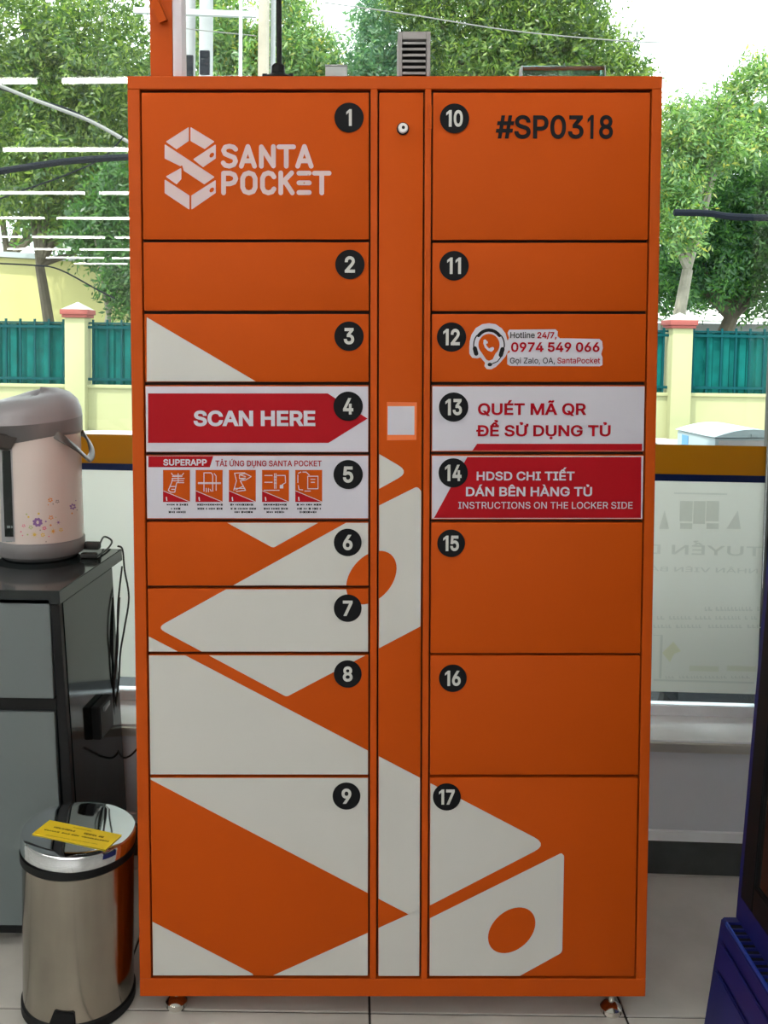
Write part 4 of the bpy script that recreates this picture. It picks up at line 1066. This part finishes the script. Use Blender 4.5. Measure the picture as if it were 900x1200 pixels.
# warehouse behind on the left
wh = empty('warehouse', 'pale yellow warehouse wall behind the left fence and tree', 'building', (-9, 16.5, -.04))
hexa('side_wall', [(-14, 0, 0), (5.8, 0, 0), (5.8, 6, 0), (-14, 6, 0), (-14, 0, 3.4), (5.8, 0, 2.55), (5.8, 6, 2.55), (-14, 6, 3.4)], M['wall_yellow2'], wh)
hexa('roof_edge', [(-14, -.12, 3.401), (5.95, -.12, 2.551), (5.95, 6, 2.551), (-14, 6, 3.401), (-14, -.12, 3.49), (5.95, -.12, 2.64), (5.95, 6, 2.64), (-14, 6, 3.49)], M['steel_grey'], wh)
sh = empty('white_roof_shed', 'low shed with white metal roof behind the right fence', 'building', (8.6, 19, -.04))
box('wall', -2.6, 3.6, 0, 3, 0, 1.78, M['shed'], sh)
hexa('roof', [(-2.9, -.3, 1.79), (3.9, -.3, 1.79), (3.9, 3.2, 2.15), (-2.9, 3.2, 2.15), (-2.9, -.3, 1.84), (3.9, -.3, 1.84), (3.9, 3.2, 2.2), (-2.9, 3.2, 2.2)], M['roof_white'], sh)
# trees
rs = np.random.RandomState(5)
def crown_mesh(blobs, n, size, seed, droop=.25):
    """leaf sprays around the twigs of every blob"""
    r = np.random.RandomState(seed); vol = np.array([b[3]*b[4]*b[5] for b in blobs])**.75; cnt = np.maximum(1, (n/9*vol/vol.sum()).astype(int))
    cs = []
    for b, k_ in zip(blobs, cnt):
        d = r.normal(size=(k_, 3)); d /= np.linalg.norm(d, axis=1)[:, None]; rad_ = (.30+.70*r.rand(k_, 1)**.45)
        nz = 1+.18*np.sin(d[:, :1]*7+seed)+.15*np.sin(d[:, 1:2]*9+d[:, 2:3]*8)
        cs.append(np.array(b[:3])+d*rad_*nz*np.array(b[3:6]))
    cs = np.concatenate(cs); K_ = 9
    dirs = r.normal(size=(len(cs), 3)); dirs[:, 2] -= droop; dirs /= np.linalg.norm(dirs, axis=1)[:, None]
    side = np.cross(dirs, r.normal(size=dirs.shape)); side /= np.linalg.norm(side, axis=1)[:, None]
    N = len(cs)*K_; ci = np.repeat(np.arange(len(cs)), K_); kk = np.tile(np.arange(K_), len(cs))
    sgn = np.where(kk % 2 == 0, 1., -1.)[:, None]; al = ((kk//2)*size*.55)[:, None]
    base = cs[ci]+dirs[ci]*al
    ld = dirs[ci]*.55+side[ci]*sgn*.85+r.normal(size=(N, 3))*.28; ld /= np.linalg.norm(ld, axis=1)[:, None]
    nrm = np.cross(dirs[ci], side[ci]) + r.normal(size=(N, 3))*.45; nrm[:, 2] += .4
    wv = np.cross(nrm, ld); wv /= np.linalg.norm(wv, axis=1)[:, None]
    ln_ = size*(.55+.55*r.rand(N, 1)); w_ = ln_*.34
    nn = np.cross(ld, wv)
    v0 = base; v1 = base+ld*ln_*.45+wv*w_*.5+nn*ln_*.06; v2 = base+ld*ln_; v3 = base+ld*ln_*.45-wv*w_*.5+nn*ln_*.06
    V = np.stack([v0, v1, v2, v3], 1).reshape(-1, 3)
    me = bpy.data.meshes.new('foliage'); me.vertices.add(N*4); me.vertices.foreach_set('co', V.ravel().astype(np.float32))
    me.loops.add(N*4); me.loops.foreach_set('vertex_index', np.arange(N*4, dtype=np.int32)); me.polygons.add(N)
    me.polygons.foreach_set('loop_start', np.arange(0, N*4, 4, dtype=np.int32)); me.polygons.foreach_set('loop_total', np.full(N, 4, dtype=np.int32)); me.update()
    return me
def tree(name, label, base_px, Y, blobs_px, n, size, lm, bark='bark', trunk_r=.12, group=None, seed=1, lean=0):
    """blobs in photograph pixels at distance Y: (px, py, half-width px, half-height px, depth m, dY)"""
    bx = at_y(base_px, 400, Y).x; t = empty(name, label, 'tree', (bx, Y, -.04), group=group)
    bl = []
    for (px, py, rw, rh, dp_, dY) in blobs_px:
        p = at_y(px, py, Y+dY); s_ = (Y+dY)/FPX; bl.append((p.x-bx, p.y-Y, p.z+.04, rw*s_, dp_, rh*s_))
    fo = link('foliage', crown_mesh(bl, int(n*1.45), size*.86, seed), M[lm], t); fo['kind'] = 'stuff'
    # trunk and branches
    rr = random.Random(seed); bm = bmesh.new(); big = max(bl, key=lambda b: b[3]*b[5]); fork = Vector((big[0]*.35+lean, big[1]*.3, max(1.2, (min(b[2]-b[5] for b in bl))*.6+big[2]*.2)))
    add_tube(bm, smooth_path([(0, 0, 0), (lean*.4, 0, fork.z*.5), fork], 4), [trunk_r*(1-.35*i/8) for i in range(9)], 10)
    from_bm('trunk', bm, M[bark], t, True)
    for b in bl:
        bm = bmesh.new(); e_ = Vector(b[:3]); mid = fork.lerp(e_, .5)+Vector((rr.uniform(-.2, .2), rr.uniform(-.2, .2), .15))
        add_tube(bm, smooth_path([fork, mid, e_+Vector((0, 0, b[5]*.5))], 4), [trunk_r*.5*(1-.85*i/8) for i in range(9)], 7)
        from_bm('branch', bm, M[bark], t, True)
    return t
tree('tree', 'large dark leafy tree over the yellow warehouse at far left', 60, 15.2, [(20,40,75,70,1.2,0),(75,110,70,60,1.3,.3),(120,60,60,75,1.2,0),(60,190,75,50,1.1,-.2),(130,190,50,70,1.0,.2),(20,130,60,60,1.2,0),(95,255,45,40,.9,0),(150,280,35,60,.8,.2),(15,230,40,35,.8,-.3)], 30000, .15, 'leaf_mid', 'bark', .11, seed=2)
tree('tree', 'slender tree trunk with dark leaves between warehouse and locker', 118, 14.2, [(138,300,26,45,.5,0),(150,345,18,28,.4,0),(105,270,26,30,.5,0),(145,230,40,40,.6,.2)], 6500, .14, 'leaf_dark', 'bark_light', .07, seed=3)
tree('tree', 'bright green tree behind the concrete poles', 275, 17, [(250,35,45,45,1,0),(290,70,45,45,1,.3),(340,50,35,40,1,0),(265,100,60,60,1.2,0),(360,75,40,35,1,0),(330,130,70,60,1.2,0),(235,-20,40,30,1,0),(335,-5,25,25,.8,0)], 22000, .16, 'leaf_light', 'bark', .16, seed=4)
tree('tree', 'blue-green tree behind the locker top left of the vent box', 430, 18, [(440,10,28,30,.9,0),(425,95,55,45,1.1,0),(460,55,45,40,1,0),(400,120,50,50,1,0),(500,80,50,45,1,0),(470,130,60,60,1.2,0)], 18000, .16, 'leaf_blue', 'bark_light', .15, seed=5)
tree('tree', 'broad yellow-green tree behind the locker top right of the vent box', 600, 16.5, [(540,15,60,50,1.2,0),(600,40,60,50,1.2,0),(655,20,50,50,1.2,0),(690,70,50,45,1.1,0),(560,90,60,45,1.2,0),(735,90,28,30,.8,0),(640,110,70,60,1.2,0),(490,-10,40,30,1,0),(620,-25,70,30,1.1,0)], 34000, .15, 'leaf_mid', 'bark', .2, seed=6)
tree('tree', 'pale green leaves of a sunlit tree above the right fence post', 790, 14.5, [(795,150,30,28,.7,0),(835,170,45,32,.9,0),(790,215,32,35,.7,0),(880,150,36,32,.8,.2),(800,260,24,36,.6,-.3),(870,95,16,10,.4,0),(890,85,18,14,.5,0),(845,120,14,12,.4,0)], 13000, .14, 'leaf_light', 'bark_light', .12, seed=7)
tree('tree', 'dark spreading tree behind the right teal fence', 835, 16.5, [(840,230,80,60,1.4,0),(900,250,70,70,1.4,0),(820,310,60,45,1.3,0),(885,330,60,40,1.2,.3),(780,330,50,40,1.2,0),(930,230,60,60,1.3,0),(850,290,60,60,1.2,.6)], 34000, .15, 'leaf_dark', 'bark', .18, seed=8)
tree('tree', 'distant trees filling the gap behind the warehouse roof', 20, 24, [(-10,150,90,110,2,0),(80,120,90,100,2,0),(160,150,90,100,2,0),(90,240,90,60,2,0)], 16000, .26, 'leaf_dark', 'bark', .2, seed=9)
# wires and poles
def pole(label, px, w, Y, m, zt_, group='utility poles'):
    x = at_y(px, 50, Y).x; t = empty('utility_pole', label, 'pole', (x, Y, -.04), group=group); r = w/2*Y/FPX
    lathe('shaft', [(0, 0), (r*1.06, 0), (r, 5.2), (r*.9, zt_), (0, zt_)], M[m], t, 20); return t
p1 = pole('white concrete pole with cable bracket, nearest to the orange post', 222.5, 13, 12.2, 'pole', 8)
p2 = pole('white concrete pole with cable bracket, second from the orange post', 241.5, 16, 12.0, 'pole', 8)
for t, nn in ((p1, 6), (p2, 6)):
    for i in range(3):
        box('cable_clamp', -.06, .06, -.12, -.075, at_y(230, 86-i*9, 12).z-.0, at_y(230, 80-i*9, 12).z+.04, M['cable'], t, .01)
pole('thin grey steel pole between the concrete poles', 282, 4.2, 11.4, 'steel_grey', 8)
pole('mottled concrete pole beside the antenna', 309, 13, 12.6, 'pole_warm', 8)
pole('slim pale pole touching the mottled concrete pole', 320, 6, 12.75, 'pole', 8)
a = at_y(160, 17, 11.855); b = at_y(302, 22, 11.855); xa = empty('cross_arm', 'grey steel cross arm between the concrete poles', 'bracket', tuple(a))
bm = bmesh.new(); add_tube(bm, [Vector((0, -.14, 0)), b-a-Vector((0, .14, 0))], .045, 4); from_bm('bar', bm, M['steel_grey'], xa)
def wire(name, label, pts, r, m, group='overhead cables'):
    P_ = [at_y(px, py, Y) for px, py, Y in pts]; o = tube(name, smooth_path(P_, 5), r, M[m]); tag(o, label, 'cable', group); return o
wire('overhead_cable', 'pale cable bundle sloping down to the locker top left', [(-20, 92, 11), (30, 113, 10.9), (70, 128, 10.8), (110, 144, 10.8), (160, 172, 10.7)], .020, 'cable_grey')
wire('overhead_cable', 'thin dark cable under the pale sloping bundle', [(-20, 98, 11.0), (40, 116, 11), (80, 128, 10.9), (120, 148, 10.9), (160, 170, 10.8)], .011, 'cable')
wire('overhead_cable', 'thick black cable bundle crossing left of the locker', [(-20, 204, 10), (30, 196, 10), (90, 188, 10), (170, 183, 10)], .035, 'cable')
wire('overhead_cable', 'thin cable rising from far left towards the locker', [(-20, 240, 10.4), (30, 222, 10.4), (80, 204, 10.4), (120, 185, 10.4), (145, 160, 10.4)], .009, 'cable')
wire('overhead_cable', 'thin brown cable across the yellow warehouse wall', [(-20, 308, 12.6), (40, 311, 12.6), (70, 316, 12.6), (115, 340, 12.6), (135, 350, 12.6)], .010, 'cable')
wire('overhead_cable', 'pale wire above the locker top right side', [(380, 3, 11), (480, 17, 11), (600, 36, 11), (730, 48, 11), (800, 50, 11)], .007, 'cable_grey')
wire('overhead_cable', 'thick black cable bundle crossing right of the locker', [(790, 249, 10), (830, 250, 10), (860, 254, 10), (930, 256, 10)], .035, 'cable')
wire('overhead_cable', 'thin pale wire between the concrete poles', [(214, 33, 11.6), (250, 37, 11.6), (300, 42, 11.6)], .006, 'cable_grey')
# scooter with delivery box
def make_scooter(label, x, y, rz):
    SC = empty('scooter', label, 'scooter', (x, y, -.04), (0, 0, rz))
    def wheel(x):
        bm = bmesh.new(); bmesh.ops.create_cone
        for k_ in range(1): 
            pts = [(x+.21*cos(a), 0, .26+.21*sin(a)) for a in [2*pi*i/28 for i in range(29)]]; add_tube(bm, pts, .045, 10, False)
        return from_bm('wheel', bm, M['rubber'], SC, True)
    for x in (-.62, .55):
        w_ = wheel(x); bm = bmesh.new(); add_tube(bm, [(x, -.05, .26), (x, .05, .26)], .05, 12)
        for i in range(5): a = 2*pi*i/5; add_tube(bm, [(x, 0, .26), (x+.19*cos(a), 0, .26+.19*sin(a))], .012, 6)
        from_bm('wheel_hub', bm, M['steel_grey'], SC, True)
    hexa('body_shell', [(-.25, -.13, .26), (.62, -.12, .42), (.62, .12, .42), (-.25, .13, .26), (-.15, -.14, .70), (.72, -.10, .72), (.72, .10, .72), (-.15, .14, .70)], M['scooter'], SC, .05)
    box('seat', -.20, .50, -.13, .13, .715, .79, M['rubber'], SC, .03)
    tube('fork', [(-.62, 0, .26), (-.50, 0, .62), (-.42, 0, .98)], .04, M['scooter'], SC, 10)
    hexa('leg_shield', [(-.50, -.16, .36), (-.44, -.16, .36), (-.44, .16, .36), (-.50, .16, .36), (-.44, -.19, .92), (-.38, -.19, .92), (-.38, .19, .92), (-.44, .19, .92)], M['scooter'], SC, .02)
    box('footboard', -.46, -.12, -.14, .14, .24, .30, M['scooter'], SC, .02)
    tube('handlebar', [(-.44, -.30, 1.02), (-.42, 0, .98), (-.44, .30, 1.02)], .018, M['rubber'], SC, 8)
    box('rear_rack', .50, .82, -.12, .12, .725, .745, M['steel_grey'], SC, .004)
    box('centre_stand', .02, .06, -.12, .12, 0.0, .30, M['steel_grey'], SC, .005)
    return SC
make_scooter('dark motor scooter carrying the white delivery box outside the window', 1.42, 3.95, 0)
make_scooter('dark motor scooter parked close behind the frosted film right of the locker', 1.45, 3.06, radians(4))
bcx = at_y(835, 500, 3.85)
DB = empty('delivery_box', 'white delivery box with grey end panel on the scooter', 'box', (at_y(838, 500, 3.74).x+.123, 3.95, .7065), (0, 0, radians(6)))
box('shell', -.145, .165, -.20, .14, 0, .245, M['box_white'], DB, .012)
bm = bmesh.new()
nl = 8; g_ = []
for i in range(nl+1):
    u = i/nl; x = -.15+.32*u; z = .2455+.05*sin(pi*(.12+.76*u))-.017
    g_.append([bm.verts.new((x, -.205, z)), bm.verts.new((x, .145, z)), bm.verts.new((x, .145, .2455)), bm.verts.new((x, -.205, .2455))])
for A_, B_ in zip(g_, g_[1:]):
    for q in range(4): bm.faces.new((A_[q], A_[(q+1)%4], B_[(q+1)%4], B_[q]))
bm.faces.new(g_[0]); bm.faces.new(g_[-1][::-1]); bmesh.ops.recalc_face_normals(bm, faces=bm.faces)
from_bm('lid', bm, M['box_white'], DB, True)
box('end_panel', -.13, .15, -.2035, -.2005, .0, .235, M['box_grey'], DB, .001)
box('latch', .0, .03, -.2095, -.2055, .250, .262, M['box_white'], DB, .001)
box('blue_label', -.1475, -.1455, .03, .085, .17, .23, M['sky_blue'], DB)
